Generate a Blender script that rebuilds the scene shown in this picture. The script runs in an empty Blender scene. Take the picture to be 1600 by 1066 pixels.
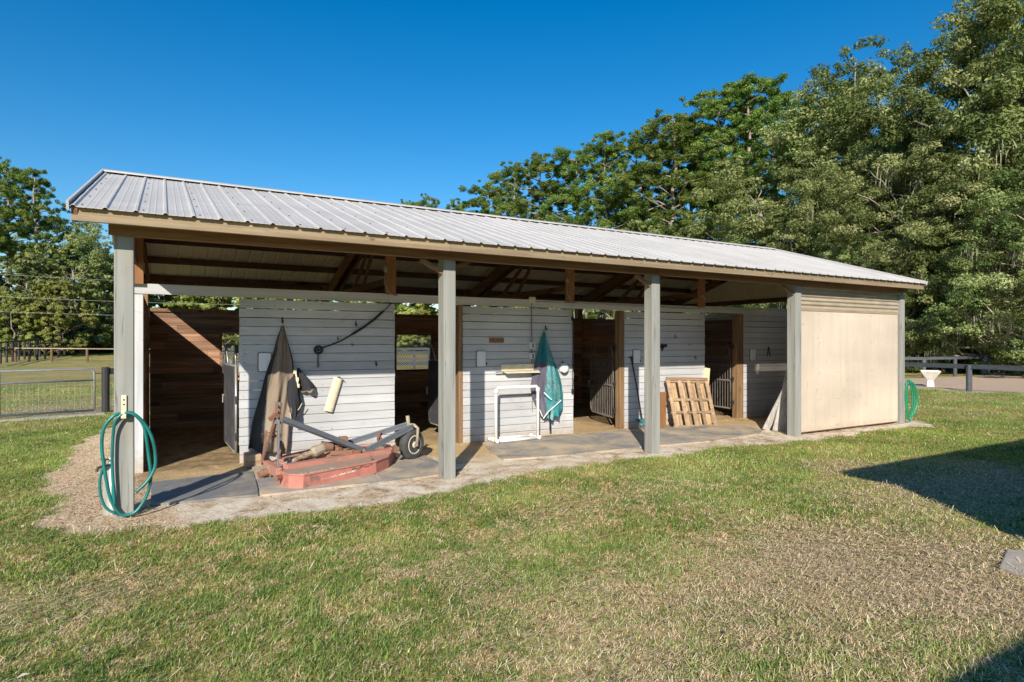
import bpy, math, random
import numpy as np
from mathutils import Vector, Matrix
R = math.radians
random.seed(7); rng = np.random.default_rng(7)
scene = bpy.context.scene
COL = scene.collection

# ------------------------------------------------------------------ camera, sky, sun, exposure
cam = bpy.data.cameras.new("camera"); camo = bpy.data.objects.new("camera", cam); COL.objects.link(camo)
YAW = R(29.82); CX, CY, CZ = .29, -6.28, 1.5
camo.location = (CX, CY, CZ); camo.rotation_euler = (R(90), 0, -YAW)
cam.sensor_width = 36; cam.lens = 952/1600*36; cam.shift_y = 2.5/1600
cam.clip_start = .05; cam.clip_end = 2000
scene.camera = camo
SUN_EL, SUN_AZ = R(26.9), R(35)        # light travels towards +Y, 35 degrees to the right of it
sd = Vector((math.sin(SUN_AZ)*math.cos(SUN_EL), math.cos(SUN_AZ)*math.cos(SUN_EL), -math.sin(SUN_EL)))
w = bpy.data.worlds.new("World"); scene.world = w; w.use_nodes = True
nt = w.node_tree; bg = nt.nodes['Background']
sky = nt.nodes.new('ShaderNodeTexSky'); sky.sky_type = 'NISHITA'; sky.sun_disc = False
sky.sun_elevation = SUN_EL; sky.sun_rotation = R(180)+SUN_AZ
sky.air_density = 1.1; sky.dust_density = .15; sky.ozone_density = 3.5; sky.altitude = 0
hs = nt.nodes.new('ShaderNodeHueSaturation'); hs.inputs['Saturation'].default_value = 1.42
nt.links.new(sky.outputs[0], hs.inputs['Color']); nt.links.new(hs.outputs[0], bg.inputs[0]); bg.inputs[1].default_value = .105
L = bpy.data.lights.new("sun", 'SUN'); L.energy = 4.9; L.angle = R(.5); L.color = (1, .905, .77)
lo = bpy.data.objects.new("sun", L); COL.objects.link(lo); lo.rotation_euler = sd.to_track_quat('-Z', 'Y').to_euler()
scene.view_settings.view_transform = 'Standard'; scene.view_settings.look = 'None'
scene.view_settings.exposure = .4; scene.view_settings.gamma = 1
try:
    scene.cycles.max_bounces = 10; scene.cycles.diffuse_bounces = 7; scene.cycles.transparent_max_bounces = 12
except Exception: pass

# ------------------------------------------------------------------ helpers
class MB:
    def __init__(s): s.v=[]; s.f=[]; s.r=[]; s.m=[]; s.b=[]
    def add(s, vs, fs, rnd=None, m=0):
        b=len(s.v); s.b.append(b); s.v += [tuple(v) for v in vs]; rnd = random.random() if rnd is None else rnd
        for f in fs: s.f.append([b+i for i in f]); s.r.append(rnd); s.m.append(m)
    def box(s, x0,x1,y0,y1,z0,z1, rnd=None, m=0, M=None):
        vs=[Vector((x,y,z)) for z in (z0,z1) for y in (y0,y1) for x in (x0,x1)]
        if M is not None: vs=[M@v for v in vs]
        s.add(vs, [(0,2,3,1),(4,5,7,6),(0,1,5,4),(2,6,7,3),(0,4,6,2),(1,3,7,5)], rnd, m); return s
    def bar(s, a, b, w_, h, up=(0,0,1), rnd=None, m=0):          # rectangular bar from a to b, w sideways, h along up
        a=Vector(a); b=Vector(b); d=(b-a); l=d.length; d.normalize(); up=Vector(up)
        sx=d.cross(up); 
        if sx.length<1e-4: sx=d.cross(Vector((1,0,0)))
        sx.normalize(); u=sx.cross(d)
        M=Matrix((( d.x,sx.x,u.x,a.x),(d.y,sx.y,u.y,a.y),(d.z,sx.z,u.z,a.z),(0,0,0,1)))
        return s.box(0,l,-w_/2,w_/2,-h/2,h/2,rnd,m,M)
    def tube(s, pts, r, n=8, rnd=None, m=0, caps=True):
        pts=[Vector(p) for p in pts]; k=len(pts); rs=r if hasattr(r,'__len__') else [r]*k
        vs=[]; prev=None
        for i,p in enumerate(pts):
            d=(pts[min(i+1,k-1)]-pts[max(i-1,0)]).normalized()
            if prev is None: prev = d.orthogonal().normalized()
            u=(prev-d*prev.dot(d)); u = u.normalized() if u.length>1e-5 else d.orthogonal().normalized(); prev=u
            v=d.cross(u)
            for j in range(n):
                a=2*math.pi*j/n; vs.append(p+(u*math.cos(a)+v*math.sin(a))*rs[i])
        fs=[(i*n+j,i*n+(j+1)%n,(i+1)*n+(j+1)%n,(i+1)*n+j) for i in range(k-1) for j in range(n)]
        if caps: fs+= [tuple(range(n-1,-1,-1)), tuple(range((k-1)*n,k*n))]
        s.add(vs,fs,rnd,m); return s
    def lathe(s, prof, c, axis='z', n=20, rnd=None, m=0):
        c=Vector(c); vs=[]
        for (r,z) in prof:
            for j in range(n):
                a=2*math.pi*j/n; x,y=r*math.cos(a),r*math.sin(a)
                q={'z':(x,y,z),'x':(z,x,y),'y':(x,z,y)}[axis] if isinstance(axis,str) else axis@Vector((x,y,z))
                vs.append(c+Vector(q))
        k=len(prof)
        fs=[(i*n+j,i*n+(j+1)%n,(i+1)*n+(j+1)%n,(i+1)*n+j) for i in range(k-1) for j in range(n)]
        fs+=[tuple(range(n-1,-1,-1)), tuple(range((k-1)*n,k*n))]
        s.add(vs,fs,rnd,m); return s
    def prism(s, poly, z0, z1, rnd=None, m=0, M=None):
        n=len(poly); vs=[Vector((x,y,z)) for z in (z0,z1) for x,y in poly]
        if M is not None: vs=[M@v for v in vs]
        s.add(vs,[tuple(range(n-1,-1,-1)),tuple(range(n,2*n))]+[(i,(i+1)%n,n+(i+1)%n,n+i) for i in range(n)],rnd,m); return s
    def build_each(s, name, mat, parent=None, **kw):      # one object per shape added
        out=[]; seen=0; B=s.b+[len(s.v)]; fi=0
        for a,b in zip(B[:-1],B[1:]):
            m_=MB(); m_.v=s.v[a:b]
            while fi<len(s.f) and max(s.f[fi])<b: m_.f.append([i-a for i in s.f[fi]]); m_.r.append(s.r[fi]); m_.m.append(s.m[fi]); fi+=1
            out.append(m_.build(name,mat,parent,**kw))
        return out
    def build(s, name, mat, parent=None, smooth=False, bevel=0):
        me=bpy.data.meshes.new(name); o_=Vector((0,0,0))
        if parent is not None: o_=parent_world(parent)
        me.from_pydata([tuple(Vector(v)-o_) for v in s.v],[],s.f)
        for mm in (mat if isinstance(mat,(list,tuple)) else [mat]): me.materials.append(mm)
        a=me.attributes.new('rnd','FLOAT','FACE'); a.data.foreach_set('value', s.r)
        me.polygons.foreach_set('material_index', s.m)
        if smooth: me.polygons.foreach_set('use_smooth',[True]*len(me.polygons))
        me.update()
        o=bpy.data.objects.new(name,me); COL.objects.link(o)
        if parent is not None: o.parent=parent
        if bevel:
            b=o.modifiers.new('bevel','BEVEL'); b.width=bevel; b.segments=2; b.limit_method='ANGLE'
        return o
def parent_world(p):
    v=Vector(p.location)
    while p.parent: p=p.parent; v+=Vector(p.location)
    return v
def tag(o,label=None,cat=None,group=None,kind=None):
    if label: o['label']=label
    if cat: o['category']=cat
    if group: o['group']=group
    if kind: o['kind']=kind
    return o
def thing(name,label,cat,loc=(0,0,0),group=None):
    o=bpy.data.objects.new(name,None); COL.objects.link(o); o.location=loc; o.empty_display_size=.2
    return tag(o,label,cat,group)
def fast_mesh(name, V, F, mat, rnd=None, parent=None, loc=(0,0,0), n=4, smooth=False):
    me=bpy.data.meshes.new(name); V=np.asarray(V,dtype=np.float32); F=np.asarray(F,dtype=np.int32)
    me.vertices.add(len(V)); me.vertices.foreach_set('co',V.ravel())
    me.loops.add(F.size); me.loops.foreach_set('vertex_index',F.ravel())
    me.polygons.add(len(F)); me.polygons.foreach_set('loop_start',np.arange(0,F.size,n,dtype=np.int32))
    me.polygons.foreach_set('loop_total',np.full(len(F),n,dtype=np.int32))
    if smooth: me.polygons.foreach_set('use_smooth',np.ones(len(F),dtype=bool))
    me.materials.append(mat); me.update(calc_edges=True)
    if rnd is not None:
        a=me.attributes.new('rnd','FLOAT','FACE'); a.data.foreach_set('value',np.asarray(rnd,dtype=np.float32))
    o=bpy.data.objects.new(name,me); COL.objects.link(o); o.location=loc
    if parent is not None: o.parent=parent
    return o
# value noise
_perm=rng.random((256,256))
def vnoise(x,y):
    x=np.asarray(x,float); y=np.asarray(y,float)
    xi=np.floor(x).astype(int); yi=np.floor(y).astype(int); fx=x-xi; fy=y-yi
    fx=fx*fx*(3-2*fx); fy=fy*fy*(3-2*fy)
    g=lambda a,b:_perm[a&255,b&255]
    return (g(xi,yi)*(1-fx)+g(xi+1,yi)*fx)*(1-fy)+(g(xi,yi+1)*(1-fx)+g(xi+1,yi+1)*fx)*fy
def fbm(x,y,o=4):
    s=0;a=.5;t=0
    for i in range(o): s=s+a*vnoise(x*2**i+17.3*i,y*2**i+5.1*i); t+=a; a*=.5
    return s/t

# ------------------------------------------------------------------ materials
def newmat(name):
    m=bpy.data.materials.new(name); m.use_nodes=True; n=m.node_tree.nodes; l=m.node_tree.links
    return m,n,l,n['Principled BSDF']
def ramp(n,l,src,stops):
    r=n.new('ShaderNodeValToRGB'); e=r.color_ramp.elements
    while len(e)<len(stops): e.new(.5)
    for i,(p,c) in enumerate(stops): e[i].position=p; e[i].color=(*c,1) if len(c)==3 else c
    l.new(src,r.inputs[0]); return r.outputs[0]
def noise(n,l,scale,detail=4,vec=None,dist=0,rough=.55):
    t=n.new('ShaderNodeTexNoise'); t.inputs['Scale'].default_value=scale; t.inputs['Detail'].default_value=detail
    t.inputs['Distortion'].default_value=dist; t.inputs['Roughness'].default_value=rough
    if vec is not None: l.new(vec,t.inputs['Vector'])
    return t.outputs[0]
def objvec(n,l,scale=(1,1,1),shift=True):
    tc=n.new('ShaderNodeTexCoord'); mp=n.new('ShaderNodeMapping'); mp.inputs['Scale'].default_value=scale
    l.new(tc.outputs['Object'],mp.inputs[0])
    if not shift: return mp.outputs[0]
    at=n.new('ShaderNodeAttribute'); at.attribute_name='rnd'
    m=n.new('ShaderNodeMath'); m.operation='MULTIPLY'; m.inputs[1].default_value=37.; l.new(at.outputs['Fac'],m.inputs[0])
    a=n.new('ShaderNodeVectorMath'); a.operation='ADD'; l.new(mp.outputs[0],a.inputs[0]); l.new(m.outputs[0],a.inputs[1])
    return a.outputs[0]
def mix(n,l,a,b,f,mode='MIX'):
    m=n.new('ShaderNodeMix'); m.data_type='RGBA'; m.blend_type=mode
    for s,v in ((m.inputs[6],a),(m.inputs[7],b),(m.inputs[0],f)):
        if hasattr(v,'is_output') or isinstance(v,bpy.types.NodeSocket): l.new(v,s)
        else: s.default_value = (*v,1) if hasattr(v,'__len__') and len(v)==3 else v
    return m.outputs[2]
def rndval(n,l,lo,hi):
    at=n.new('ShaderNodeAttribute'); at.attribute_name='rnd'
    mr=n.new('ShaderNodeMapRange'); mr.inputs['To Min'].default_value=lo; mr.inputs['To Max'].default_value=hi
    l.new(at.outputs['Fac'],mr.inputs[0]); return mr.outputs[0]
def bump(n,l,src,p,strength=.3,dist=.01):
    b=n.new('ShaderNodeBump'); b.inputs['Strength'].default_value=strength; b.inputs['Distance'].default_value=dist
    l.new(src,b.inputs['Height']); l.new(b.outputs[0],p.inputs['Normal'])
def mulrnd(n,l,col,lo,hi):
    v=rndval(n,l,lo,hi); c=n.new('ShaderNodeCombineColor'); 
    for i in range(3): l.new(v,c.inputs[i])
    return mix(n,l,col,c.outputs[0],1.0,'MULTIPLY')
def wood(name,dark,light,grain='x',rough=.8,var=(.75,1.2),knots=True,gs=1.0,extra=None):
    m,n,l,p=newmat(name)
    sc={'x':(1.2,22,22),'y':(22,1.2,22),'z':(22,22,1.2)}[grain]; sc=tuple(s*gs for s in sc)
    v=objvec(n,l,sc); a=noise(n,l,1,5,v,.6)
    c=ramp(n,l,a,[(.3,dark),(.72,light)])
    if knots:
        v2=objvec(n,l,tuple(s*.25 for s in {'x':(6,20,20),'y':(20,6,20),'z':(20,20,6)}[grain])); k=noise(n,l,1.1,1,v2)
        kf=ramp(n,l,k,[(.22,(1,1,1)),(.3,(0,0,0))]); c=mix(n,l,c,tuple(x*.45 for x in dark),kf)
    big=noise(n,l,1.3,3); c=mix(n,l,c,ramp(n,l,big,[(.3,(.62,.62,.62)),(.7,(1.1,1.1,1.1))]),.8,'MULTIPLY')
    c=mulrnd(n,l,c,*var)
    if extra: c=extra(n,l,c)
    l.new(c,p.inputs['Base Color']); p.inputs['Roughness'].default_value=rough; bump(n,l,a,p,.35,.004)
    return m
def plain(name,c,rough=.6,metal=0,var=.12,scale=6,bumps=.15,spec=.5):
    m,n,l,p=newmat(name); v=objvec(n,l); a=noise(n,l,scale,5,v)
    lo=tuple(x*(1-var) for x in c); hi=tuple(min(1,x*(1+var)) for x in c)
    l.new(ramp(n,l,a,[(.3,lo),(.7,hi)]),p.inputs['Base Color']); p.inputs['Roughness'].default_value=rough
    p.inputs['Metallic'].default_value=metal; p.inputs['Specular IOR Level'].default_value=spec
    if bumps: bump(n,l,noise(n,l,scale*6,4,v),p,bumps,.004)
    return m
def patchy(name,base,patch,scale,t0,t1,rough=.7,metal=0,b=.3,fine=0):
    m,n,l,p=newmat(name); v=objvec(n,l); a=noise(n,l,scale,8,v,.4,.65)
    c=mix(n,l,mulrnd(n,l,base_n(n,l,base,v),.9,1.08),patch,ramp(n,l,a,[(t0,(0,0,0)),(t1,(1,1,1))]))
    l.new(c,p.inputs['Base Color']); p.inputs['Roughness'].default_value=rough; p.inputs['Metallic'].default_value=metal
    bump(n,l,noise(n,l,scale*5,5,v),p,b,.003); return m
def base_n(n,l,base,v):
    return ramp(n,l,noise(n,l,9,4,v),[(.3,tuple(x*.85 for x in base)),(.7,tuple(min(1,x*1.1) for x in base))])

M={}
# painted siding: pale blue grey, knots and grime showing through
def splash(n,l,c,h,col,amt):          # mud splashed up from the ground, ragged upper edge
    g=n.new('ShaderNodeNewGeometry'); sp_=n.new('ShaderNodeSeparateXYZ'); l.new(g.outputs['Position'],sp_.inputs[0])
    nz_=noise(n,l,9,5,objvec(n,l,(1,1,1),False),.4,.7); a=n.new('ShaderNodeMath'); a.operation='MULTIPLY_ADD'; a.inputs[1].default_value=-h*2.2; l.new(nz_,a.inputs[0]); l.new(sp_.outputs[2],a.inputs[2])
    mr=n.new('ShaderNodeMapRange'); mr.inputs['From Min'].default_value=-h*1.15; mr.inputs['From Max'].default_value=-h*.2; mr.inputs['To Min'].default_value=amt; mr.inputs['To Max'].default_value=0
    l.new(a.outputs[0],mr.inputs[0]); return mix(n,l,c,col,mr.outputs[0])
def siding_extra(n,l,c):
    g=noise(n,l,2.2,6,objvec(n,l,(1,1,2.5),False),.5,.65)
    c=mix(n,l,c,(.34,.32,.26),ramp(n,l,g,[(.6,(0,0,0)),(.85,(.55,.55,.55))]))
    c=splash(n,l,c,.26,(.40,.32,.23),.7)
    sc_=noise(n,l,1,4,objvec(n,l,(2.2,2.2,7),False),1.5,.6); c=mix(n,l,c,(.36,.34,.31),ramp(n,l,sc_,[(.62,(0,0,0)),(.70,(.5,.5,.5))]))
    k=noise(n,l,5,2,objvec(n,l,(1,1,1.6)))
    return mix(n,l,c,(.13,.10,.07),ramp(n,l,k,[(.2,(.8,.8,.8)),(.27,(0,0,0))]))
def post_extra(n,l,c):
    k=noise(n,l,1,3,objvec(n,l,(16,16,.55)),.8); c=mix(n,l,c,(.10,.095,.085),ramp(n,l,k,[(.60,(0,0,0)),(.625,(.85,.85,.85)),(.65,(0,0,0))]))
    g=noise(n,l,3,5,objvec(n,l,(1,1,1)),.5); return mix(n,l,c,(.27,.24,.19),ramp(n,l,g,[(.55,(0,0,0)),(.8,(.5,.5,.5))]))
M['siding']=wood('painted siding',(.54,.56,.59),(.64,.655,.68),'x',.65,(.90,1.04),False,extra=siding_extra)
M['sidingv']=wood('painted trim',(.54,.56,.59),(.65,.665,.69),'z',.65,(.93,1.03),False,extra=siding_extra)
M['post']=wood('grey painted post',(.285,.29,.265),(.355,.36,.335),'z',.75,(.94,1.05),False,.7,extra=post_extra)
M['postw']=wood('weathered brown upright',(.16,.09,.045),(.36,.23,.12),'z',.8,(.9,1.1))
def fascia_extra(n,l,c):
    k=noise(n,l,1,2,objvec(n,l,(3.2,9,9)),.3); c=mix(n,l,c,(.15,.075,.035),ramp(n,l,k,[(.27,(.9,.9,.9)),(.34,(0,0,0))]))
    g=noise(n,l,1,6,objvec(n,l,(2.0,30,30)),1.2,.7); return mix(n,l,c,(.22,.17,.11),ramp(n,l,g,[(.52,(0,0,0)),(.66,(.75,.75,.75))]))
M['fascia']=wood('tan fascia lumber',(.27,.195,.115),(.43,.335,.215),'x',.8,(.85,1.12),extra=fascia_extra)
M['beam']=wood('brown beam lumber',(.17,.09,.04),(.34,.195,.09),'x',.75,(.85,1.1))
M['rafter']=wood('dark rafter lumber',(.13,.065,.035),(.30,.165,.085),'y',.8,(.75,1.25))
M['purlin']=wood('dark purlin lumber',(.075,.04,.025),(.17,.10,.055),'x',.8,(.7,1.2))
M['brace']=wood('orange brown block',(.22,.10,.04),(.38,.19,.08),'z',.8,(.9,1.1))
M['stall']=wood('brown stall boards',(.20,.10,.06),(.56,.34,.215),'x',.85,(.55,1.35))
M['stally']=wood('brown partition boards',(.20,.10,.06),(.46,.26,.16),'y',.85,(.62,1.3))
M['pallet']=wood('pallet slats',(.38,.23,.12),(.72,.53,.33),'z',.85,(.6,1.2))
M['palletx']=wood('pallet rails',(.33,.215,.13),(.60,.44,.29),'x',.85,(.7,1.1))
M['greyboard']=wood('grey weathered board',(.30,.29,.27),(.56,.55,.52),'z',.85,(.8,1.1))
M['farpost']=wood('brown fence lumber',(.13,.075,.045),(.28,.17,.10),'z',.85,(.8,1.2),False)
M['farrail']=wood('tan fence rail',(.30,.22,.15),(.48,.37,.26),'x',.85,(.8,1.1),False)
M['blackwood']=wood('black painted fence',(.018,.018,.02),(.045,.045,.05),'z',.6,(.8,1.3),False)
M['greyfence']=wood('dark grey fence',(.06,.068,.08),(.13,.14,.16),'x',.6,(.8,1.2),False)
def ply_extra(n,l,c):
    s=noise(n,l,1,6,objvec(n,l,(5,5,.5),False),.3); c=mix(n,l,c,(.52,.43,.32),ramp(n,l,s,[(.5,(0,0,0)),(.8,(.3,.3,.3))]))
    c=splash(n,l,c,.16,(.40,.31,.22),.6)
    k=noise(n,l,7,3,objvec(n,l,(1.6,1,1),False),1.5); return mix(n,l,c,(.38,.27,.16),ramp(n,l,k,[(.66,(0,0,0)),(.72,(.6,.6,.6))]))
M['ply']=wood('cream plywood',(.63,.53,.42),(.69,.60,.485),'z',.7,(.98,1.02),False,.5,extra=ply_extra)
# roof
m,n,l,p=newmat('galvalume roof'); v=objvec(n,l,(1,1,1),False)
a=noise(n,l,1.2,6,v,.5,.6); c=ramp(n,l,a,[(.3,(.43,.415,.395)),(.7,(.54,.522,.50))])
s=noise(n,l,1,5,objvec(n,l,(18,.6,.6),False)); c=mix(n,l,c,(.35,.34,.325),ramp(n,l,s,[(.55,(0,0,0)),(.8,(.45,.45,.45))]))
l.new(c,p.inputs['Base Color']); p.inputs['Metallic'].default_value=.0; p.inputs['Roughness'].default_value=.6; bump(n,l,a,p,.1,.01)
M['roof']=m
M['roofunder']=plain('cream roof underside',(.93,.87,.72),.6,0,.06,3,.05)
M['darkmetal']=plain('dark metal',(.05,.05,.055),.5,.5)
# translucent corrugated panel
m,n,l,p=newmat('translucent corrugated'); out=n['Material Output']
v=objvec(n,l,(1,1,1),False); c=ramp(n,l,noise(n,l,1,5,objvec(n,l,(4,1,12),False)),[(.3,(.50,.41,.30)),(.7,(.64,.56,.45))])
l.new(c,p.inputs['Base Color']); p.inputs['Roughness'].default_value=.5
tr=n.new('ShaderNodeBsdfTransparent'); tr.inputs[0].default_value=(1,.95,.85,1)
tl=n.new('ShaderNodeBsdfTranslucent'); l.new(c,tl.inputs[0])
m1=n.new('ShaderNodeMixShader'); m1.inputs[0].default_value=.25; l.new(p.outputs[0],m1.inputs[1]); l.new(tl.outputs[0],m1.inputs[2])
m2=n.new('ShaderNodeMixShader'); m2.inputs[0].default_value=.16; l.new(m1.outputs[0],m2.inputs[1]); l.new(tr.outputs[0],m2.inputs[2])
l.new(m2.outputs[0],out.inputs[0]); M['trans']=m
M['mat']=patchy('grey rubber mat',(.25,.25,.25),(.54,.44,.31),1.9,.38,.62,.85)
M['matd']=patchy('dark rubber mat',(.20,.205,.21),(.42,.35,.26),2.2,.5,.75,.85)
M['red']=patchy('faded red paint',(.50,.215,.16),(.34,.20,.15),6,.46,.64,.8)
M['reds']=patchy('scuffed red paint',(.50,.19,.145),(.24,.14,.11),6.5,.54,.64,.75)
M['redtop']=patchy('dusty red deck',(.40,.25,.19),(.36,.28,.22),3.5,.35,.6,.85)
M['rust']=patchy('rusty steel',(.26,.12,.065),(.17,.13,.11),6,.45,.6,.85)
M['rustl']=patchy('pale greasy steel',(.38,.33,.25),(.20,.11,.06),7,.5,.66,.75)
M['nail']=plain('rusty nail',(.16,.10,.07),.8)
M['gatebar']=patchy('dull dark gate steel',(.13,.115,.10),(.06,.05,.042),7,.5,.66,.7)
M['bluesteel']=patchy('blue grey steel',(.15,.17,.20),(.22,.14,.10),5,.60,.75,.5,.2)
M['tyre']=plain('worn tyre rubber',(.065,.065,.065),.85,0,.25,9)
M['rim']=patchy('cream wheel rim',(.66,.60,.49),(.34,.22,.13),9,.6,.72,.6)
M['white']=plain('white plastic',(.80,.80,.79),.4,0,.04)
M['offwhite']=patchy('scuffed cream plastic',(.74,.66,.46),(.6,.5,.33),4,.5,.8,.5)
M['plaque']=plain('pale plaque',(.84,.85,.86),.4,0,.04)
M['hose']=plain('teal hose',(.010,.16,.145),.35,0,.3,5,.05)
M['hoseg']=plain('green hose',(.01,.24,.12),.35,0,.2,5,.05)
M['black']=plain('black',(.02,.02,.022),.55,0,.3)
M['blackrope']=plain('black cord',(.02,.018,.02),.8,0,.3)
M['rubber']=patchy('black rubber panel',(.06,.065,.075),(.13,.125,.12),4,.5,.7,.7)
M['pipe']=plain('galvanised pipe',(.42,.43,.42),.45,.5,.15)
M['boxgrey']=plain('outlet box grey',(.62,.62,.60),.5,.0,.05)
M['greypipe']=plain('grey conduit',(.22,.23,.235),.5,.1)
M['stonew']=patchy('white cast stone',(.72,.69,.62),(.38,.33,.26),5,.55,.7,.8)
M['slab']=patchy('grey concrete paver',(.42,.37,.31),(.27,.23,.19),5,.5,.7,.9)
M['brick']=patchy('red brown wall',(.26,.09,.055),(.16,.07,.05),3,.5,.7,.9)
M['housewall']=plain('pale house wall',(.5,.48,.43),.8)
M['shingle']=plain('grey shingles',(.16,.15,.15),.9)
M['decal']=patchy('worn white lettering',(.75,.72,.68),(.5,.25,.2),25,.5,.6,.6)
M['decalb']=plain('black lettering',(.03,.025,.025),.7)
def cloth(name,c1,c2,sc=3,weave=160):
    m,n,l,p=newmat(name); v=objvec(n,l); a=noise(n,l,sc,5,objvec(n,l,(2.5,2.5,.5)),.8)
    l.new(ramp(n,l,a,[(.3,c1),(.7,c2)]),p.inputs['Base Color']); p.inputs['Roughness'].default_value=.9
    p.inputs['Specular IOR Level'].default_value=.2
    bump(n,l,noise(n,l,9,5,objvec(n,l,(2,2,.7))),p,.5,.02); return m
M['tan']=cloth('taupe blanket',(.20,.155,.12),(.34,.275,.21))
M['foldshade']=cloth('dark olive fold shade',(.045,.042,.040),(.085,.078,.07))  # darker cloth colour that paints fold shading on the taupe blanket
M['charcoal']=cloth('charcoal lining',(.025,.026,.032),(.05,.052,.06))
M['tealc']=cloth('teal blanket',(.015,.14,.17),(.05,.27,.29))
M['purp']=cloth('grey purple lining',(.09,.085,.12),(.15,.14,.18))
# teal mesh with pale scribble pattern
m,n,l,p=newmat('patterned teal fly sheet'); v=objvec(n,l,(1,1,1),False)
wv=n.new('ShaderNodeTexVoronoi'); wv.feature='DISTANCE_TO_EDGE'; wv.inputs['Scale'].default_value=9
dv=n.new('ShaderNodeVectorMath'); dv.operation='ADD'; nz=n.new('ShaderNodeTexNoise'); nz.inputs['Scale'].default_value=6; l.new(v,nz.inputs['Vector'])
l.new(v,dv.inputs[0]); l.new(nz.outputs[1],dv.inputs[1]); l.new(dv.outputs[0],wv.inputs['Vector'])
e=ramp(n,l,wv.outputs[0],[(.0,(1,1,1)),(.06,(0,0,0))]); e2=mix(n,l,e,ramp(n,l,noise(n,l,4,2,v),[(.38,(0,0,0)),(.5,(1,1,1))]),1.0,'MULTIPLY')
c=ramp(n,l,noise(n,l,2.6,3,v),[(.35,(.02,.19,.22)),(.65,(.07,.32,.34))]); c=mix(n,l,c,(.40,.42,.36),e2)
l.new(c,p.inputs['Base Color']); p.inputs['Roughness'].default_value=.7; bump(n,l,noise(n,l,12,4,v),p,.5,.02); M['fly']=m

def leafmat(name,stops,trans=.3,hue=0):
    m,n,l,p=newmat(name); out=n['Material Output']
    at=n.new('ShaderNodeAttribute'); at.attribute_name='rnd'
    c=ramp(n,l,at.outputs['Fac'],stops)
    oi=n.new('ShaderNodeObjectInfo'); hv=n.new('ShaderNodeHueSaturation')
    mr=n.new('ShaderNodeMapRange'); mr.inputs['To Min'].default_value=.482; mr.inputs['To Max'].default_value=.512; l.new(oi.outputs['Random'],mr.inputs[0])
    l.new(mr.outputs[0],hv.inputs['Hue']); l.new(c,hv.inputs['Color']); mr2=n.new('ShaderNodeMapRange'); mr2.inputs['To Min'].default_value=.82; mr2.inputs['To Max'].default_value=1.2
    l.new(oi.outputs['Random'],mr2.inputs[0]); l.new(mr2.outputs[0],hv.inputs['Value']); c=hv.outputs[0]
    l.new(c,p.inputs['Base Color']); p.inputs['Roughness'].default_value=.85; p.inputs['Specular IOR Level'].default_value=.12
    t=n.new('ShaderNodeBsdfTranslucent'); l.new(mix(n,l,c,(1.25,1.2,.5),1.0,'MULTIPLY'),t.inputs[0])
    mx=n.new('ShaderNodeMixShader'); mx.inputs[0].default_value=trans; l.new(p.outputs[0],mx.inputs[1]); l.new(t.outputs[0],mx.inputs[2]); l.new(mx.outputs[0],out.inputs[0])
    return m
M['oak']=leafmat('oak leaves',[(0,(.055,.09,.03)),(.4,(.16,.215,.07)),(.75,(.33,.38,.16)),(1,(.56,.57,.33))])
M['pine']=leafmat('pine needles',[(0,(.045,.09,.02)),(.5,(.15,.24,.05)),(1,(.34,.43,.13))])
M['bush']=leafmat('bush leaves',[(0,(.045,.10,.025)),(.5,(.14,.27,.06)),(1,(.36,.50,.19))])
M['bright']=leafmat('sunlit leaves',[(0,(.14,.17,.045)),(.5,(.27,.32,.08)),(1,(.46,.47,.18))])
M['moss']=leafmat('hanging moss',[(0,(.20,.20,.14)),(1,(.38,.36,.26))],.15)
M['bark']=patchy('grey brown bark',(.24,.20,.16),(.42,.38,.32),7,.45,.65,.95,0,.8)
M['grass']=leafmat('grass blades',[(0,(.05,.10,.022)),(.22,(.17,.27,.055)),(.42,(.32,.41,.11)),(.58,(.49,.54,.21)),(.64,(.46,.32,.18)),(.85,(.76,.60,.39)),(1,(.9,.79,.59))],.2)

# ------------------------------------------------------------------ ground
APRON=np.array([(-.62,.55),(-.62,-.02),(-.35,-.42),(.25,-.62),(1.1,-.72),(2.1,-.78),(2.9,-.62),(3.6,-.42),(4.4,-.28),(5.4,-.22),(6.4,-.28),(7.4,-.30),(8.4,-.52),(9.3,-.52),(10.5,-.45),(11.6,-.5),(12.6,-.42),(13.0,-.1),(12.75,.6),(12.7,6.5),(-.5,6.5),(-.85,4.6),(-.85,2.4)])
def pdist(P,poly):           # signed distance, positive inside
    x,y=P[:,0],P[:,1]; n=len(poly); ins=np.zeros(len(P),bool); d=np.full(len(P),1e9)
    for i in range(n):
        a=poly[i]; b=poly[(i+1)%n]; e=b-a; t=np.clip(((x-a[0])*e[0]+(y-a[1])*e[1])/(e@e),0,1)
        d=np.minimum(d,np.hypot(x-a[0]-t*e[0],y-a[1]-t*e[1]))
        c=((a[1]>y)!=(b[1]>y)); ins^=c&(x<(b[0]-a[0])*(y-a[1])/((b[1]-a[1])+1e-12)+a[0])
    return np.where(ins,d,-d)
def sm(x,a,b): t=np.clip((x-a)/(b-a),0,1); return t*t*(3-2*t)
ARENA=np.array([(21.2,6.5),(21.9,1.6),(22.3,-8),(60,-20),(60,8.5),(33,7.2),(25.5,8.2)])
FARSTRIP=np.array([(8,62),(30,54),(70,36),(74,42),(34,62),(10,70)])
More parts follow.
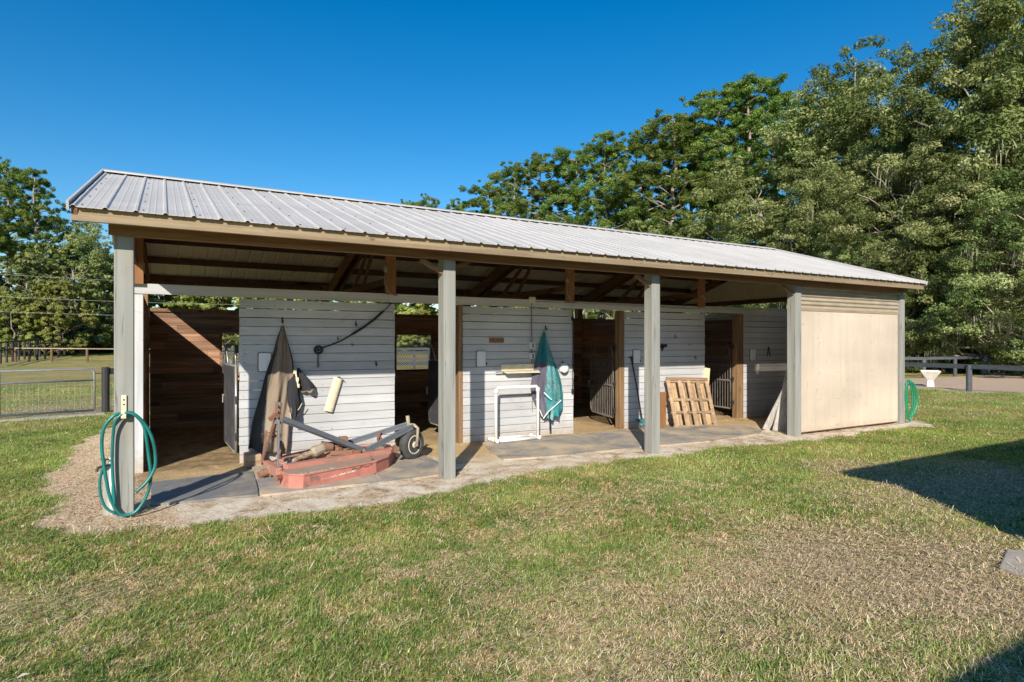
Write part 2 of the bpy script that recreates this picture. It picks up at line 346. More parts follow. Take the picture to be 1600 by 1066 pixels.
def masks(x,y):
    P=np.stack([x,y],1)
    d=pdist(P,APRON)+(fbm(x*2.2,y*2.2)-.5)*.42+(fbm(x*9,y*9,2)-.5)*.16
    dirt=sm(d,-.03,.10)
    far=sm(pdist(P,FARSTRIP)+(fbm(x*.2,y*.2)-.5)*6,-.5,1)
    ar=sm(pdist(P,ARENA)+(fbm(x*.9,y*.9)-.5)*1.2,-.1,.3); ar=np.maximum(ar,far)
    # dry patches: lower right foreground
    dd=np.hypot((x-4.0)/2.2,(y+3.9)/1.35); dry=np.clip(1.22-dd,0,1)
    dry=np.maximum(dry,np.clip(1.0-np.hypot((x-2.6)/1.8,(y+4.9)/1.1),0,1)*.65)
    dry=np.maximum(dry,np.clip(1.1-np.hypot((x-7.5)/2.6,(y+3.2)/1.3),0,1)*.8)
    dry=np.clip(dry*1.15+(fbm(x*1.1+9,y*1.1)-.5)*1.5+.02,0,1)
    dry=np.maximum(dry,sm(y,8.8,9.6)*sm(2-x,0,1)*np.clip(.30+(fbm(x*.35,y*.12+4)-.45)*2.2,0,.9)*sm(60-y,0,30))
    green=np.clip(1.0-np.hypot((x+1.5)/1.4,(y-.8)/3.0),0,1)+np.clip(1-np.abs(d+.55)/.6,0,1)*.8
    dry=np.clip(dry-green*.8,0,1)
    return dirt,ar,dry
def gz(x,y):
    r=np.hypot(x-5,y); return np.clip(r-46,0,70)*.02
def axis(fine0,fine1,step,lo,hi):
    a=list(np.arange(fine0,fine1,step)); g=step; x=fine1
    while x<hi: a.append(x); g*=1.13; x+=g
    a.append(hi); g=step; x=fine0; b=[]
    while x>lo: g*=1.13; x-=g; b.append(max(x,lo))
    return np.array(b[::-1]+a)
gx=axis(-2.5,14,.06,-420,520); gy=axis(-5,7,.06,-260,620)
X,Y=np.meshgrid(gx,gy); xf,yf=X.ravel(),Y.ravel()
dirt,ar,dry=masks(xf,yf)
# under the barn the floor is level; the lawn has small unevenness
Z=gz(xf,yf)+(1-dirt)*(fbm(xf*1.3,yf*1.3)-.5)*.035+dirt*(fbm(xf*5,yf*5)-.5)*.012-.006
inb=(xf>-.05)&(xf<12.3)&(yf>1.85)&(yf<5.9); Z=np.where(inb,(fbm(xf*3,yf*3)-.5)*.03+.012,Z)
nx,ny=len(gx),len(gy); idx=np.arange(nx*ny).reshape(ny,nx)
F=np.stack([idx[:-1,:-1],idx[:-1,1:],idx[1:,1:],idx[1:,:-1]],-1).reshape(-1,4)
m,n,l,p=newmat('lawn and sand'); v=objvec(n,l,(1,1,1),False)
def att(nm):
    a=n.new('ShaderNodeAttribute'); a.attribute_name=nm; return a.outputs['Fac']
a1=noise(n,l,26,6,v,.6,.75); a2=noise(n,l,2.2,5,v,.3); a3=noise(n,l,.35,4,v)
grass=ramp(n,l,a1,[(.36,(.075,.08,.022)),(.5,(.30,.27,.11)),(.64,(.62,.51,.29))])
grass=mix(n,l,grass,ramp(n,l,a2,[(.3,(.75,.85,.7)),(.7,(1.25,1.12,1.0))]),1.0,'MULTIPLY')
grass=mix(n,l,grass,ramp(n,l,a3,[(.38,(.75,.95,.62)),(.62,(1.4,1.2,1.1))]),1.0,'MULTIPLY')
dryc=ramp(n,l,a1,[(.36,(.11,.075,.04)),(.5,(.36,.27,.16)),(.64,(.72,.60,.42))])
mrd=n.new('ShaderNodeMath'); mrd.operation='MULTIPLY'; mrd.inputs[1].default_value=.9; l.new(att('dry'),mrd.inputs[0])
c=mix(n,l,grass,dryc,mrd.outputs[0])
sand=ramp(n,l,noise(n,l,3.5,8,v,.5,.7),[(.36,(.34,.235,.14)),(.46,(.68,.55,.40)),(.56,(.86,.77,.63))])
straw=ramp(n,l,noise(n,l,45,5,objvec(n,l,(1,.5,1),False),1.0,.7),[(.38,(.26,.155,.07)),(.48,(.66,.48,.29)),(.6,(.92,.75,.54))])
sand=mix(n,l,sand,straw,att('straw'))
c=mix(n,l,c,sand,att('dirt'))
floor=ramp(n,l,noise(n,l,5,8,v,.6,.7),[(.3,(.16,.105,.06)),(.5,(.34,.25,.14)),(.7,(.58,.44,.26))])
c=mix(n,l,c,floor,att('barnfloor'))
saw=ramp(n,l,noise(n,l,30,6,v,.2,.7),[(.3,(.48,.33,.16)),(.7,(.74,.56,.33))])
c=mix(n,l,c,saw,att('sawdust'))
arc=ramp(n,l,noise(n,l,14,7,v,.3,.7),[(.3,(.46,.31,.21)),(.7,(.70,.54,.40))])
c=mix(n,l,c,arc,att('arena'))
l.new(c,p.inputs['Base Color']); p.inputs['Roughness'].default_value=.95; p.inputs['Specular IOR Level'].default_value=.15
bump(n,l,noise(n,l,38,6,v,.3,.75),p,.8,.03)
ground=fast_mesh('ground',np.stack([xf,yf,Z],1),F,m,smooth=True); tag(ground,kind='structure')
def pa(name,val):
    a=ground.data.attributes.new(name,'FLOAT','POINT'); a.data.foreach_set('value',np.asarray(val,dtype=np.float32))
pa('dirt',dirt); pa('arena',ar); pa('dry',dry)
pa('straw',np.clip(sm(.35-xf,-.3,.25)*.95+ (fbm(xf*2.6,yf*2.6)>.56)*.45*(yf<.4),0,1)*dirt)
pa('barnfloor',sm(yf,1.1,1.6)*sm(6.1-yf,0,.3)*sm(xf,-.05,.1)*sm(12.4-xf,0,.2))
swd=np.zeros(len(xf))
for (sx,sy,rx,ry,s_) in [(.65,1.6,.9,.28,1),(3.85,1.5,.9,.9,1.0),(3.6,2.6,.6,1.0,.7),(5.1,.95,.6,.18,.7),(6.7,2.5,.7,1.1,1),(9.4,1.5,1.0,.7,1),(9.7,2.5,.6,1.0,.8),(5.9,1.4,1.2,.2,.7)]:
    swd=np.maximum(swd,s_*np.clip(1.3-np.hypot((xf-sx)/rx,(yf-sy)/ry)+(fbm(xf*4,yf*4)-.5)*.9,0,1))
pa('sawdust',np.clip(swd,0,1)*sm(xf,-.02,.1))

# ------------------------------------------------------------------ the barn
barn=thing('horse_barn','long open-fronted horse barn with grey metal roof, pale plank stalls and cream plywood end bay','barn',(6.1,2.8,0))
RY,EZ,SL=2.9,2.585,.322; YF,YB=-.36,6.16; RZ=EZ+SL*(RY-YF)
X0,X1=-.345,12.37
def zt(y): return RZ-SL*abs(y-RY)         # underside of the roof sheet
# corrugated sheets
def roof_sheet(y0,y1):
    prof=[]; x=X0
    while x<X1-.01:
        prof+=[(x,0),(x+.013,.015),(x+.030,.015),(x+.043,0),(x+.095,0),(x+.105,.003),(x+.115,0),(x+.148,0),(x+.158,.003),(x+.168,0)]; x+=.2117
    prof.append((X1,0)); prof=[q for q in prof if q[0]<=X1]
    k=len(prof); V=[];
    NY=12; ys=[y0+(y1-y0)*i/NY for i in range(NY+1)]
    jig=[random.uniform(-.0025,.0025) for _ in ys]
    for t in (0,1):
        for i,yy in enumerate(ys):
            for (px,pz) in prof: V.append((px,yy,zt(yy)+pz+.004*t+jig[i]))
    mb=MB(); n1=(NY+1)*k; F0=[];F1=[]
    for i in range(NY):
        for j in range(k-1):
            a=i*k+j; q=(a,a+1,a+k+1,a+k); F0.append(q); F1.append(tuple(n1+e for e in q[::-1]))
    side=[(j,n1+j,n1+j+1,j+1) for j in range(k-1)]
    mb.v=[tuple(v) for v in V]; mb.f=F0+F1+side; mb.r=[.5]*len(mb.f); mb.m=[1]*len(F0)+[0]*(len(F1)+len(side))
    # screws
    for yy in np.linspace(y0+(.12 if y0<y1 else -.12),y1-(.25 if y0<y1 else -.25),6):
        x=X0+.070
        while x<X1:
            z=zt(yy)+.006; mb.tube([(x,yy,z-.004),(x,yy,z+.006)],.007,6,m=2,rnd=.1); x+=.4234
    return mb.build('roof_sheet',[M['roof'],M['roofunder'],M['darkmetal']],barn)
roof_sheet(YF-.045,RY); roof_sheet(YB+.045,RY)
mb=MB()
for s in (-1,1):
    mb.add([(X0-.01,RY,RZ+.045),(X1+.01,RY,RZ+.045),(X1+.01,RY+s*.15,RZ+.045-.15*SL),(X0-.01,RY+s*.15,RZ+.045-.15*SL),(X1+.01,RY+s*.155,RZ+.028-.15*SL),(X0-.01,RY+s*.155,RZ+.028-.15*SL)],[(0,1,2,3),(3,2,4,5)])
mb.build('ridge_cap',M['roof'],barn)
# rake trim, both gables
for xr in (X0-.022,X1+.004):
    mb=MB()
    for (ya,yb) in ((YF-.05,RY),(YB+.05,RY)):
        for (w0,zo,hh) in ((.018,.03,.07),):
            mb.bar((xr+.009,ya,zt(ya)+.01),(xr+.009,yb,zt(yb)+.01),w0,hh)
    mb.build('rake_trim',M['roof'],barn)
    mb=MB(); xb=xr+(.05 if xr<0 else -.05)
    for (ya,yb) in ((YF,RY),(YB,RY)): mb.bar((xb,ya,zt(ya)-.07),(xb,yb,zt(yb)-.07),.038,.12,rnd=.6)
    mb.build('rake_board',M['rafter'],barn)
# fascia boards in lengths
mb=MB()
for (a,b) in ((X0+.005,2.93),(2.933,7.1),(7.103,X1-.01)): mb.box(a,b,YF,YF+.038,EZ-.115,EZ-.004)
mb.build('fascia_board',M['fascia'],barn,bevel=.003)
mb=MB()
for (a,b) in ((X0+.005,4.2),(4.203,X1-.01)): mb.box(a,b,YB-.038,YB,EZ-.115,EZ-.004)
mb.build('fascia_board',M['fascia'],barn)
# front beam
mb=MB()
for (a,b) in ((-.11,6.1),(6.103,12.28)): mb.box(a,b,-.118,-.08,2.415,2.62)
mb.build('front_beam',M['beam'],barn,bevel=.003)
mb=MB()
for (a,b) in ((-.07,3.05),(3.053,9.15),(9.153,12.28)): mb.box(a,b,.082,.12,2.44,2.66)
mb.build('front_beam',M['beam'],barn)
# five front posts, square with a shallow taper of wear
PX=[0,3.05,6.10,9.15,12.20]
for i,x in enumerate(PX):
    mb=MB(); hw=.072; zt_=2.60 if i<4 else 2.40
    mb.box(x-hw,x+hw,-.079,.079,-.05,zt_,rnd=.2+.15*i)
    o=mb.build('post',M['post'],barn,bevel=.006)
# knee braces and packing beside post heads
for x in PX[1:4]:
    mb=MB(); mb.bar((x-.33,-.03,2.405),(x-.07,-.03,2.28),.035,.05); mb.bar((x+.33,.10,2.44),(x+.07,.10,2.33),.035,.05)
    mb.build_each('knee_brace',M['beam'],barn)
# back posts
for x in PX:
    mb=MB(); mb.box(x-.07,x+.07,5.82,5.96,-.05,2.62); mb.build('back_post',M['postw'],barn)
mb=MB(); mb.box(-.07,12.28,5.965,6.0,2.40,2.585); mb.build('back_beam',M['rafter'],barn)
# rafters in pairs at every post, both slopes
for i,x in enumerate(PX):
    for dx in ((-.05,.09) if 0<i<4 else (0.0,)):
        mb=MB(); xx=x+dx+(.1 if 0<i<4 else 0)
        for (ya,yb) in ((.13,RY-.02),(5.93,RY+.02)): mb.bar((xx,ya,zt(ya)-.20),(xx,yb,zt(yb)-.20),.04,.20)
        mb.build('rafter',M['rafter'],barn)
# purlins
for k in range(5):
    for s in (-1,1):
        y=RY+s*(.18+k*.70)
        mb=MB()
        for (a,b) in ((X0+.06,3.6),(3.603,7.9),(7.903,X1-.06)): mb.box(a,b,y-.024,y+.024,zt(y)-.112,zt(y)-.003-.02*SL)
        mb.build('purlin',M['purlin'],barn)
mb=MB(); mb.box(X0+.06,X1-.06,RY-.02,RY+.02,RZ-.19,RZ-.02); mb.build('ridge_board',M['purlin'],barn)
# uprights standing on the stall front, up to the roof
for i,x in enumerate((.03,3.02,6.04,9.05)):
    mb=MB(); mb.box(x-.07,x+.07,1.83,1.868,2.165,zt(1.85)-.21,rnd=.3+.2*i); mb.box(x-.066,x+.066,1.87,1.90,2.19,zt(1.88)-.11); mb.build('upright_block',M['brace'],barn,bevel=.003)
mb=MB(); mb.bar((0.05,4.6,3.00),(0.09,4.9,2.47),.035,.085); mb.build('gable_brace',M['brace'],barn)
# truss webs deep inside
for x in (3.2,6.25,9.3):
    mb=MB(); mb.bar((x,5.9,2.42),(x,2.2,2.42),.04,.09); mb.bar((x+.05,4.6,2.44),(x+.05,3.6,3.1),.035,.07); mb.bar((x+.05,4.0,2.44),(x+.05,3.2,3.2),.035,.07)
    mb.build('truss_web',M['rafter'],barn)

# siding panels of the stall front
def siding(xa,xb,y,ztop,name='front_wall',mat='siding',bh=.1135,gapz=()):
    mb=MB(); z=0.0; k=0
    while z<ztop-.02:
        h=min(bh,ztop-z); g=.004
        # bevelled-edge boards with slightly different set
        dy=random.uniform(-.0015,.0015); xo=random.uniform(-.004,.004)
        gap=.008 if k in gapz else g
        mb.box(xa+xo,xb+xo,y-.019+dy,y,z+.002,z+h-gap); z+=bh; k+=1
    o=mb.build(name,M[mat],barn,bevel=.0025)
    if name=='front_wall':
        nb=MB(); z=0
        while z<ztop-.1:
            for xs_ in (xa+.05,(xa+xb)/2,xb-.05):
                if random.random()<.8: zz=z+bh*random.uniform(.3,.7); x_=xs_+random.uniform(-.01,.01); nb.tube([(x_,y-.0235,zz),(x_,y-.018,zz)],.0045,6,rnd=.5)
            z+=bh
        tag(nb.build('nail_heads',M['nail'],barn),kind='stuff')
    return o
W=1.93
for (a,b) in ((1.11,3.10),(4.145,6.15),(7.225,9.19),(10.262,12.13)):
    siding(a,b,W,2.055 if a<10 else 2.20,gapz=(15,16))
    # studs behind
    mb=MB()
    for x in (a+.06,(a+b)/2,b-.06): mb.box(x-.019,x+.019,W+.004,W+.09,0,2.04)
    mb.build_each('wall_stud',M['stally'],barn)
# header beam over the openings
mb=MB()
for (a,b) in ((.0,3.0),(3.003,9.19),): mb.box(a,b,W-.045,W-.005,2.06,2.178)
mb.box(9.193,10.255,W-.045,W-.005,2.075,2.19); 
mb.build('header_beam',M['siding'],barn,bevel=.003)
# door posts, brown
for (a,b) in ((4.072,4.14),(7.115,7.22),(10.075,10.255)):
    mb=MB(); mb.box(a,b,W-.03,W+.09,0,2.055); mb.build('door_post',M['postw'],barn,bevel=.003)
# left end wall: white front board, brown inside boards, siding outside
mb=MB(); mb.box(-.02,.095,W-.03,W-.004,0,2.055); mb.build('corner_board',M['sidingv'],barn,bevel=.002)
def plank_y(x,ya,yb,ztop,mat='stally',name='partition',t=.035,bh=.14):
    mb=MB(); z=0
    while z<ztop-.02: mb.box(x-t/2,x+t/2,ya,yb,z+.003,min(z+bh,ztop)-.003); z+=bh
    return mb.build(name,M[mat],barn)
plank_y(.075,W,5.75,2.06); plank_y(-.03,W,5.80,2.06,'siding','end_wall',.02,.1135)
plank_y(3.0,W+.1,5.75,2.06); plank_y(6.10,W+.1,5.75,2.06); plank_y(9.17,W+.1,5.75,2.03); plank_y(12.17,W+.0,5.75,2.06); 
plank_y(12.24,.09,5.80,2.2,'siding','end_wall',.02,.1135)
# back wall of brown boards with four window openings
wins=[(1.21,1.98),(4.45,5.215),(7.6,8.3),(10.5,11.2)]; wz0,wz1=.945,1.665
mb=MB(); z=0; bh=.1384
while z<2.07:
    z1=min(z+bh,2.075); xs=[.1]
    if z1>wz0+.02 and z<wz1-.02:
        for a,b in wins: xs+=[a,b]
    xs.append(12.15)
    for i in range(0,len(xs),2):
        a,b=xs[i],xs[i+1]; cut=sorted([a,b]+[q for q in (random.uniform(a,b) for _ in range(max(1,int((b-a)/1.6)))) if q-a>.1 and b-q>.1])
        for q0,q1 in zip(cut[:-1],cut[1:]): mb.box(q0,q1-.004,5.77+random.uniform(0,.003),5.80,z,z1-.005)
    z+=bh
mb.build('back_wall',M['stall'],barn)
mb=MB(); xs=[.1]+[q for a,b in wins for q in (a-.005,b+.005)]+[12.15]
mb.box(.1,12.15,5.802,5.806,.0,wz0-.01); mb.box(.1,12.15,5.802,5.806,wz1+.01,2.06)
for i in range(0,len(xs),2): mb.box(xs[i],xs[i+1],5.802,5.806,wz0-.01,wz1+.01)
mb.build('light_block_sheet',M['stall'],barn)  # thin sheet added behind the boards to block light through the joints
mb=MB(); mb.box(.1,12.15,5.81,5.83,2.05,2.09); mb.box(.1,12.15,5.74,5.766,2.03,2.08)
mb.build('back_wall_cap',M['rafter'],barn)
for (a,b) in wins[:2]:
    mb=MB()
    for x0,x1,z0,z1 in ((a-.04,a,wz0-.04,wz1+.04),(b,b+.04,wz0-.04,wz1+.04),(a,b,wz0-.04,wz0),(a,b,wz1,wz1+.04)): mb.box(x0,x1,5.735,5.767,z0,z1)
    wf=mb.build('window_frame',M['stall'],barn)
    mb=MB(); st=.055; r=.0025       # chain-link mesh
    k=-20
    while k<40:
        for s in (1,-1):
            # line x = a + k*st + s*t, z = wz0 + t
            t0,t1=0,wz1-wz0; xa=a+k*st; 
            if s==-1: xa+=.0275
            pts=[]
            tA=max(t0,(a-xa)*s if s==1 else (xa-b)); tB=min(t1,(b-xa) if s==1 else (xa-a))
            if tB-tA>.02: mb.bar((xa+s*tA,5.79+.002*s,wz0+tA),(xa+s*tB,5.79+.002*s,wz0+tB),.0065,.0065)
        k+=1
    mb.build('wire_mesh',M['pipe'],wf)
# gable cladding, ribbed, and chords at both ends
for gx_ in (12.2,-.03):
    mb=MB(); y=.1
    while y<5.9:
        y2=min(y+.19,5.9)
        for (ya,yb,dx) in ((y,y+.03,-.018),(y+.03,y2,0)):
            q=gx_+dx
            mb.add([(q,ya,2.44),(q,yb,2.44),(q,yb,zt(yb)-.01),(q,ya,zt(ya)-.01),(gx_+.02,ya,2.44),(gx_+.02,yb,2.44),(gx_+.02,yb,zt(yb)-.01),(gx_+.02,ya,zt(ya)-.01)],[(3,2,1,0),(4,5,6,7),(0,1,5,4),(2,3,7,6),(0,4,7,3),(1,2,6,5)],.5)
        y=y2
    mb.build('gable_cladding',M['roofunder'],barn)
mb=MB(); mb.box(12.14,12.178,.1,5.95,2.40,2.50); mb.build('gable_chord',M['purlin'],barn)
mb=MB(); mb.box(.0,.035,.1,5.95,2.40,2.50); mb.build('gable_chord',M['purlin'],barn)
# plywood front of the end bay
mb=MB()
for i,(a,b) in enumerate(((9.235,10.245),(10.248,11.25),(11.253,12.10))): mb.box(a,b,-.042,-.024,.045,2.012,rnd=.4+.1*i)
mb.build('plywood_front',M['ply'],barn,bevel=.002)
mb=MB(); mb.box(9.235,12.12,-.02,.018,2.0,2.09); mb.box(9.235,12.12,-.02,.018,.03,.1); mb.box(9.235,12.12,-.046,-.022,2.016,2.06,rnd=.8)
mb.build_each('plywood_batten',M['fascia'],barn)
mb=MB()
for x_ in (9.26,9.75,10.22,10.27,10.75,11.23,11.27,11.7,12.08):
    for z_ in (.10,.55,1.0,1.5,1.97):
        if random.random()<.85: mb.tube([(x_+random.uniform(-.01,.01),-.0445,z_),(x_,-.040,z_)],.006,6,rnd=.5)
tag(mb.build('panel_screws',M['nail'],barn),kind='stuff')
# horizontal corrugated panel above it
V=[];F_=[];nz_=90
for i in range(nz_+1):
    z=2.03+i/nz_*.45; yy=-.035+.013*math.cos(2*math.pi*(z-2.03)/.068)
    V+=[(9.23,yy,z),(12.13,yy,z)]
for i in range(nz_): F_.append((2*i,2*i+1,2*i+3,2*i+2))
mb=MB(); mb.add(V,F_,.5); o=mb.build('corrugated_panel',M['trans'],barn,smooth=True)

# rubber stall gate: frame, panel or bars, yoke
def gate(hx,hy,ang,wid,panel,z0=.20,z1=1.22,top=1.5):
    g=bpy.data.objects.new('stall_gate',None); COL.objects.link(g); g.parent=barn; g.location=Vector((hx,hy,0))-parent_world(barn)
    g['label']='open steel stall gate covered with black rubber' if panel else 'open barred steel stall gate'
    c,s=math.cos(ang),math.sin(ang); P=lambda u,z,o=0:(hx+c*u-s*o,hy+s*u+c*o,z)
    mb=MB(); r=.017
    mb.tube([P(.03,z0),P(.03,z1),P(wid-.08,z1),P(wid-.02,z1-.06),P(wid,z1-.14),P(wid,z0+.14),P(wid-.02,z0+.06),P(wid-.08,z0),P(.03,z0)],r,8)
    mb.tube([P(.03,.75),P(wid,.75)],r,8)
    mb.tube([P(.05,z1),P(.09,top),P(.28,z1+.02)],.013,6); mb.tube([P(wid-.02,z1),P(wid-.06,top),P(wid-.28,z1+.02)],.013,6)
    mb.build('frame',M['pipe'] if panel else M['gatebar'],g,smooth=True)
    if panel:
        mb=MB(); A=[P(.05,z0+.02,-.022),P(wid-.02,z0+.02,-.022),P(wid-.02,z1-.01,-.022),P(.05,z1-.01,-.022),P(.05,z0+.02,.022),P(wid-.02,z0+.02,.022),P(wid-.02,z1-.01,.022),P(.05,z1-.01,.022)]
        mb.add(A,[(3,2,1,0),(4,5,6,7),(0,1,5,4),(2,3,7,6),(0,4,7,3),(1,2,6,5)],.4); mb.build('rubber_panel',M['rubber'],g)
    else:
        mb=MB(); k=13
        for i in range(1,k): u=.03+(wid-.03)*i/k; mb.tube([P(u,z0),P(u,z1)],.009,6)
        mb.build('bars',M['gatebar'],g)
    mb=MB()
    for z in (.32,.78,1.42): mb.tube([P(-.03,z-.05),P(-.03,z+.05)],.02,8); mb.bar(P(-.06,z),P(.04,z),.02,.04)
    mb.build_each('hinge',M['black'],g)
    mb=MB(); mb.bar(P(wid-.03,.77,.03),P(wid+.06,.77,.03),.015,.02); mb.tube([P(wid+.03,.78,.03),P(wid+.03,.66,.03)],.008,6); mb.build('latch',M['pipe'],g)
gate(1.09,2.05,R(92),1.08,True,.12,1.2,1.47)
gate(4.03,2.02,R(88),1.0,True)
gate(7.07,2.0,R(75),1.05,False)
gate(10.03,2.0,R(82),1.0,False)
# wood block step at foot of wall beside the first opening
mb=MB(); mb.box(1.15,1.33,1.62,1.90,0,.15); tag(mb.build('wood_block',M['palletx'],bevel=.01),'short brown timber block lying at the foot of the pale wall behind the mower','wood block')

# ------------------------------------------------------------------ small things fixed on the stall front
def plaque(x,lab):
    t=thing('wall_plaque',lab,'plaque',(x,W-.021,1.25),'pale rounded plaques beside the stall openings')
    mb=MB(); w_,h,r=.072,.115,.02; poly=[]
    for cx,cz,a0 in ((w_-r,h-r,0),(-w_+r,h-r,90),(-w_+r,-h+r,180),(w_-r,-h+r,270)):
        for k in range(5): a=R(a0+k*22.5); poly.append((cx+r*math.cos(a),cz+r*math.sin(a)))
    Mx=Matrix(((1,0,0,x),(0,0,1,W-.045),(0,1,0,1.255),(0,0,0,1)))
    mb.prism([(a,b) for a,b in poly],0,.022,M=Mx); mb.build('board',M['plaque'],t)
    poly2=[(a*1.12,b*1.07) for a,b in poly]; mb=MB(); mb.prism(poly2,.012,.02,M=Mx@Matrix.Translation((0,0,0.004))); mb.build('backing',M['black'],t)
    mb=MB(); mb.bar((x+.075,W-.035,1.2),(x+.1,W-.035,1.17),.012,.02); mb.build('clip',M['black'],t)
plaque(1.40,'pale plaque half hidden behind the taupe blanket'); plaque(4.44,'pale plaque left of the cream shelf and white pipe frame')
plaque(7.49,'pale plaque directly above the leaning long-handled fork'); plaque(10.53,'pale plaque beside the black A-shaped hook near the end bay')

def hook(x,z,lab,s=1.0,grp='small black hooks on the plank wall'):
    mb=MB(); y=W-.022
    mb.box(x-.008*s,x+.008*s,y-.006,y,z-.035*s,z+.03*s); mb.tube([(x,y-.004,z-.02*s),(x,y-.03,z-.04*s),(x+.004,y-.045,z-.025*s),(x+.004,y-.045,z)],.005*s,6)
    tag(mb.build('wall_hook',M['black']),lab,'hook',grp)
hook(2.55,1.76,'black hook above the diagonal cord'); hook(2.83,1.22,'black hook low on the wall between the diagonal cord and second opening',1.0)
hook(2.50,1.48,'tiny black hook just under the middle of the diagonal cord',.6); hook(2.31,1.56,'tiny black hook just above the diagonal cord',.6)
hook(1.61,1.79,'black hook holding the peak of the taupe blanket',1.1); hook(5.6,1.74,'black hook holding the peak of the teal fly sheet',1.1)
hook(8.42,1.62,'black hook high on the wall above the pallet',1.0); hook(8.93,1.23,'black hook just above the right end of the pallet',1.0)
hook(5.93,1.17,'black hook above the round white cap',1.1)
mb=MB(); mb.bar((11.0,W-.03,1.38),(10.97,W-.03,1.22),.012,.012); mb.bar((11.02,W-.03,1.38),(11.06,W-.03,1.22),.012,.012); mb.bar((10.985,W-.03,1.29),(11.05,W-.03,1.29),.01,.01); mb.box(11.0,11.025,W-.04,W-.02,1.37,1.41)
tag(mb.build('wall_hook',M['black']),'black A-shaped double hook on the shaded wall of the end bay','hook','small black hooks on the plank wall')
# cord with roller on the first wall
t=thing('cross_tie','black cross-tie cord slung from a round roller up to the top corner of the wall','cross tie',(2.05,W-.03,1.40))
yc=W-.045
mb=MB(); mb.tube([(2.10,yc,1.43),(2.2,yc,1.465),(2.36,yc,1.53),(2.5,yc,1.615)],.010,6); mb.tube([(2.5,yc,1.615),(2.65,yc,1.71),(2.8,yc,1.82),(2.92,yc,1.93)],.016,7); mb.tube([(2.92,yc,1.93),(2.98,yc,1.98),(3.04,yc,2.05)],.007,6); mb.build('cord',M['blackrope'],t,smooth=True)
mb=MB(); 
mb.tube([(2.055+.045*math.cos(a),yc,1.405+.045*math.sin(a)) for a in np.linspace(0,2*math.pi,20)],.017,7); mb.box(2.04,2.07,yc+.002,W-.02,1.39,1.42); mb.build('ring',M['black'],t,smooth=True)
mb=MB(); mb.tube([(2.05,yc,1.36),(2.048,yc,1.29),(2.05,yc,1.22)],.008,6); mb.tube([(2.05+.014*math.cos(a),yc,1.20+.022*math.sin(a)) for a in np.linspace(0,2*math.pi,12)],.005,5); mb.build_each('snap',M['darkmetal'],t)
# roller on third wall
mb=MB(); mb.lathe([(.03,0),(.045,.01),(.045,.03),(.02,.04)],(8.09,W-.06,1.43),'y',14); mb.bar((8.09,W-.05,1.44),(8.17,W-.05,1.44),.02,.02); mb.bar((8.09,W-.05,1.42),(8.08,W-.05,1.35),.02,.02); mb.box(8.16,8.19,W-.06,W-.02,1.42,1.47)
tag(mb.build('tie_roller',M['black']),'small black roller bracket on the wall right of the third grey post','bracket')
# cream tubes (boot scrapers / trays)
def tray(name,lab,a,b,wid,up,mat='offwhite'):
    a=Vector(a); b=Vector(b); t=thing(name,lab,'tray',a)
    d=(b-a).normalized(); out=Vector((0,-1,0)); s=d.cross(out).normalized()
    mb=MB(); n_=9; V=[]
    for q in (a,b):
        for k in range(n_):
            an=math.pi*k/(n_-1); V.append(q+s*(wid/2)*math.cos(an)+out*(.035*math.sin(an)+.015))
        for k in range(n_-1,-1,-1):
            an=math.pi*k/(n_-1); V.append(q+s*(wid/2-.006)*math.cos(an)+out*(.035*math.sin(an)+.008))
    m_=2*n_; F=[(k,(k+1)%m_,m_+(k+1)%m_,m_+k) for k in range(m_)]+[tuple(range(m_-1,-1,-1)),tuple(range(m_,2*m_))]
    mb.add(V,F); mb.build('shell',M[mat],t)
    mb=MB(); mb.tube([a-d*.02+out*.02,a+d*.02+out*.02-s*(wid/2+.03)*up],.006,6); mb.box(a.x-.01,a.x+.01,a.y-.02,a.y+.005,a.z-.01,a.z+.01); mb.build('bracket',M['darkmetal'],t)
tray('hanging_tray','cream half-round plastic tray hanging aslant on the wall above the mower',(2.31,W-.03,1.03),(2.18,W-.03,.595),.12,1)
t=thing('wall_shelf','cream plastic shelf tray on a short metal bar left of the conduit','shelf',(5.05,W-.03,1.05))
mb=MB(); mb.box(4.78,5.38,W-.05,W-.022,1.075,1.165); mb.add([(4.78,W-.05,1.075),(5.42,W-.05,1.075),(5.42,W-.15,1.04),(4.82,W-.15,1.04),(4.78,W-.05,1.065),(5.42,W-.05,1.065),(5.42,W-.15,1.03),(4.82,W-.15,1.03)],[(0,1,2,3),(7,6,5,4),(3,2,6,7),(0,3,7,4),(1,5,6,2)]); mb.build('tray',M['offwhite'],t)
mb=MB(); mb.tube([(4.66,W-.09,1.055),(5.42,W-.09,1.06)],.012,8); mb.build('bar',M['pipe'],t)
mb=MB(); M_=Matrix.Translation((9.19,W-.05,.82))@Matrix.Rotation(R(6),4,'Y'); mb.box(-.045,.07,-.02,.03,-.2,.2,M=M_); mb.tube([(9.13,W-.05,1.0),(9.2,W-.05,1.03)],.006,5); mb.tube([(9.2,W-.06,.62),(9.2,W-.06,.5)],.008,5)
tag(mb.build('hanging_tray',M['offwhite'],bevel=.01),'cream plastic tray hung at the wall end above the pallet, by the fourth opening','tray')
# brown sign board
mb=MB(); mb.box(4.585,4.83,W-.045,W-.022,1.50,1.57,rnd=.3); tag(mb.build('name_board',M['brace'],bevel=.003),'short blank brown board nailed above the cream shelf','wood board')
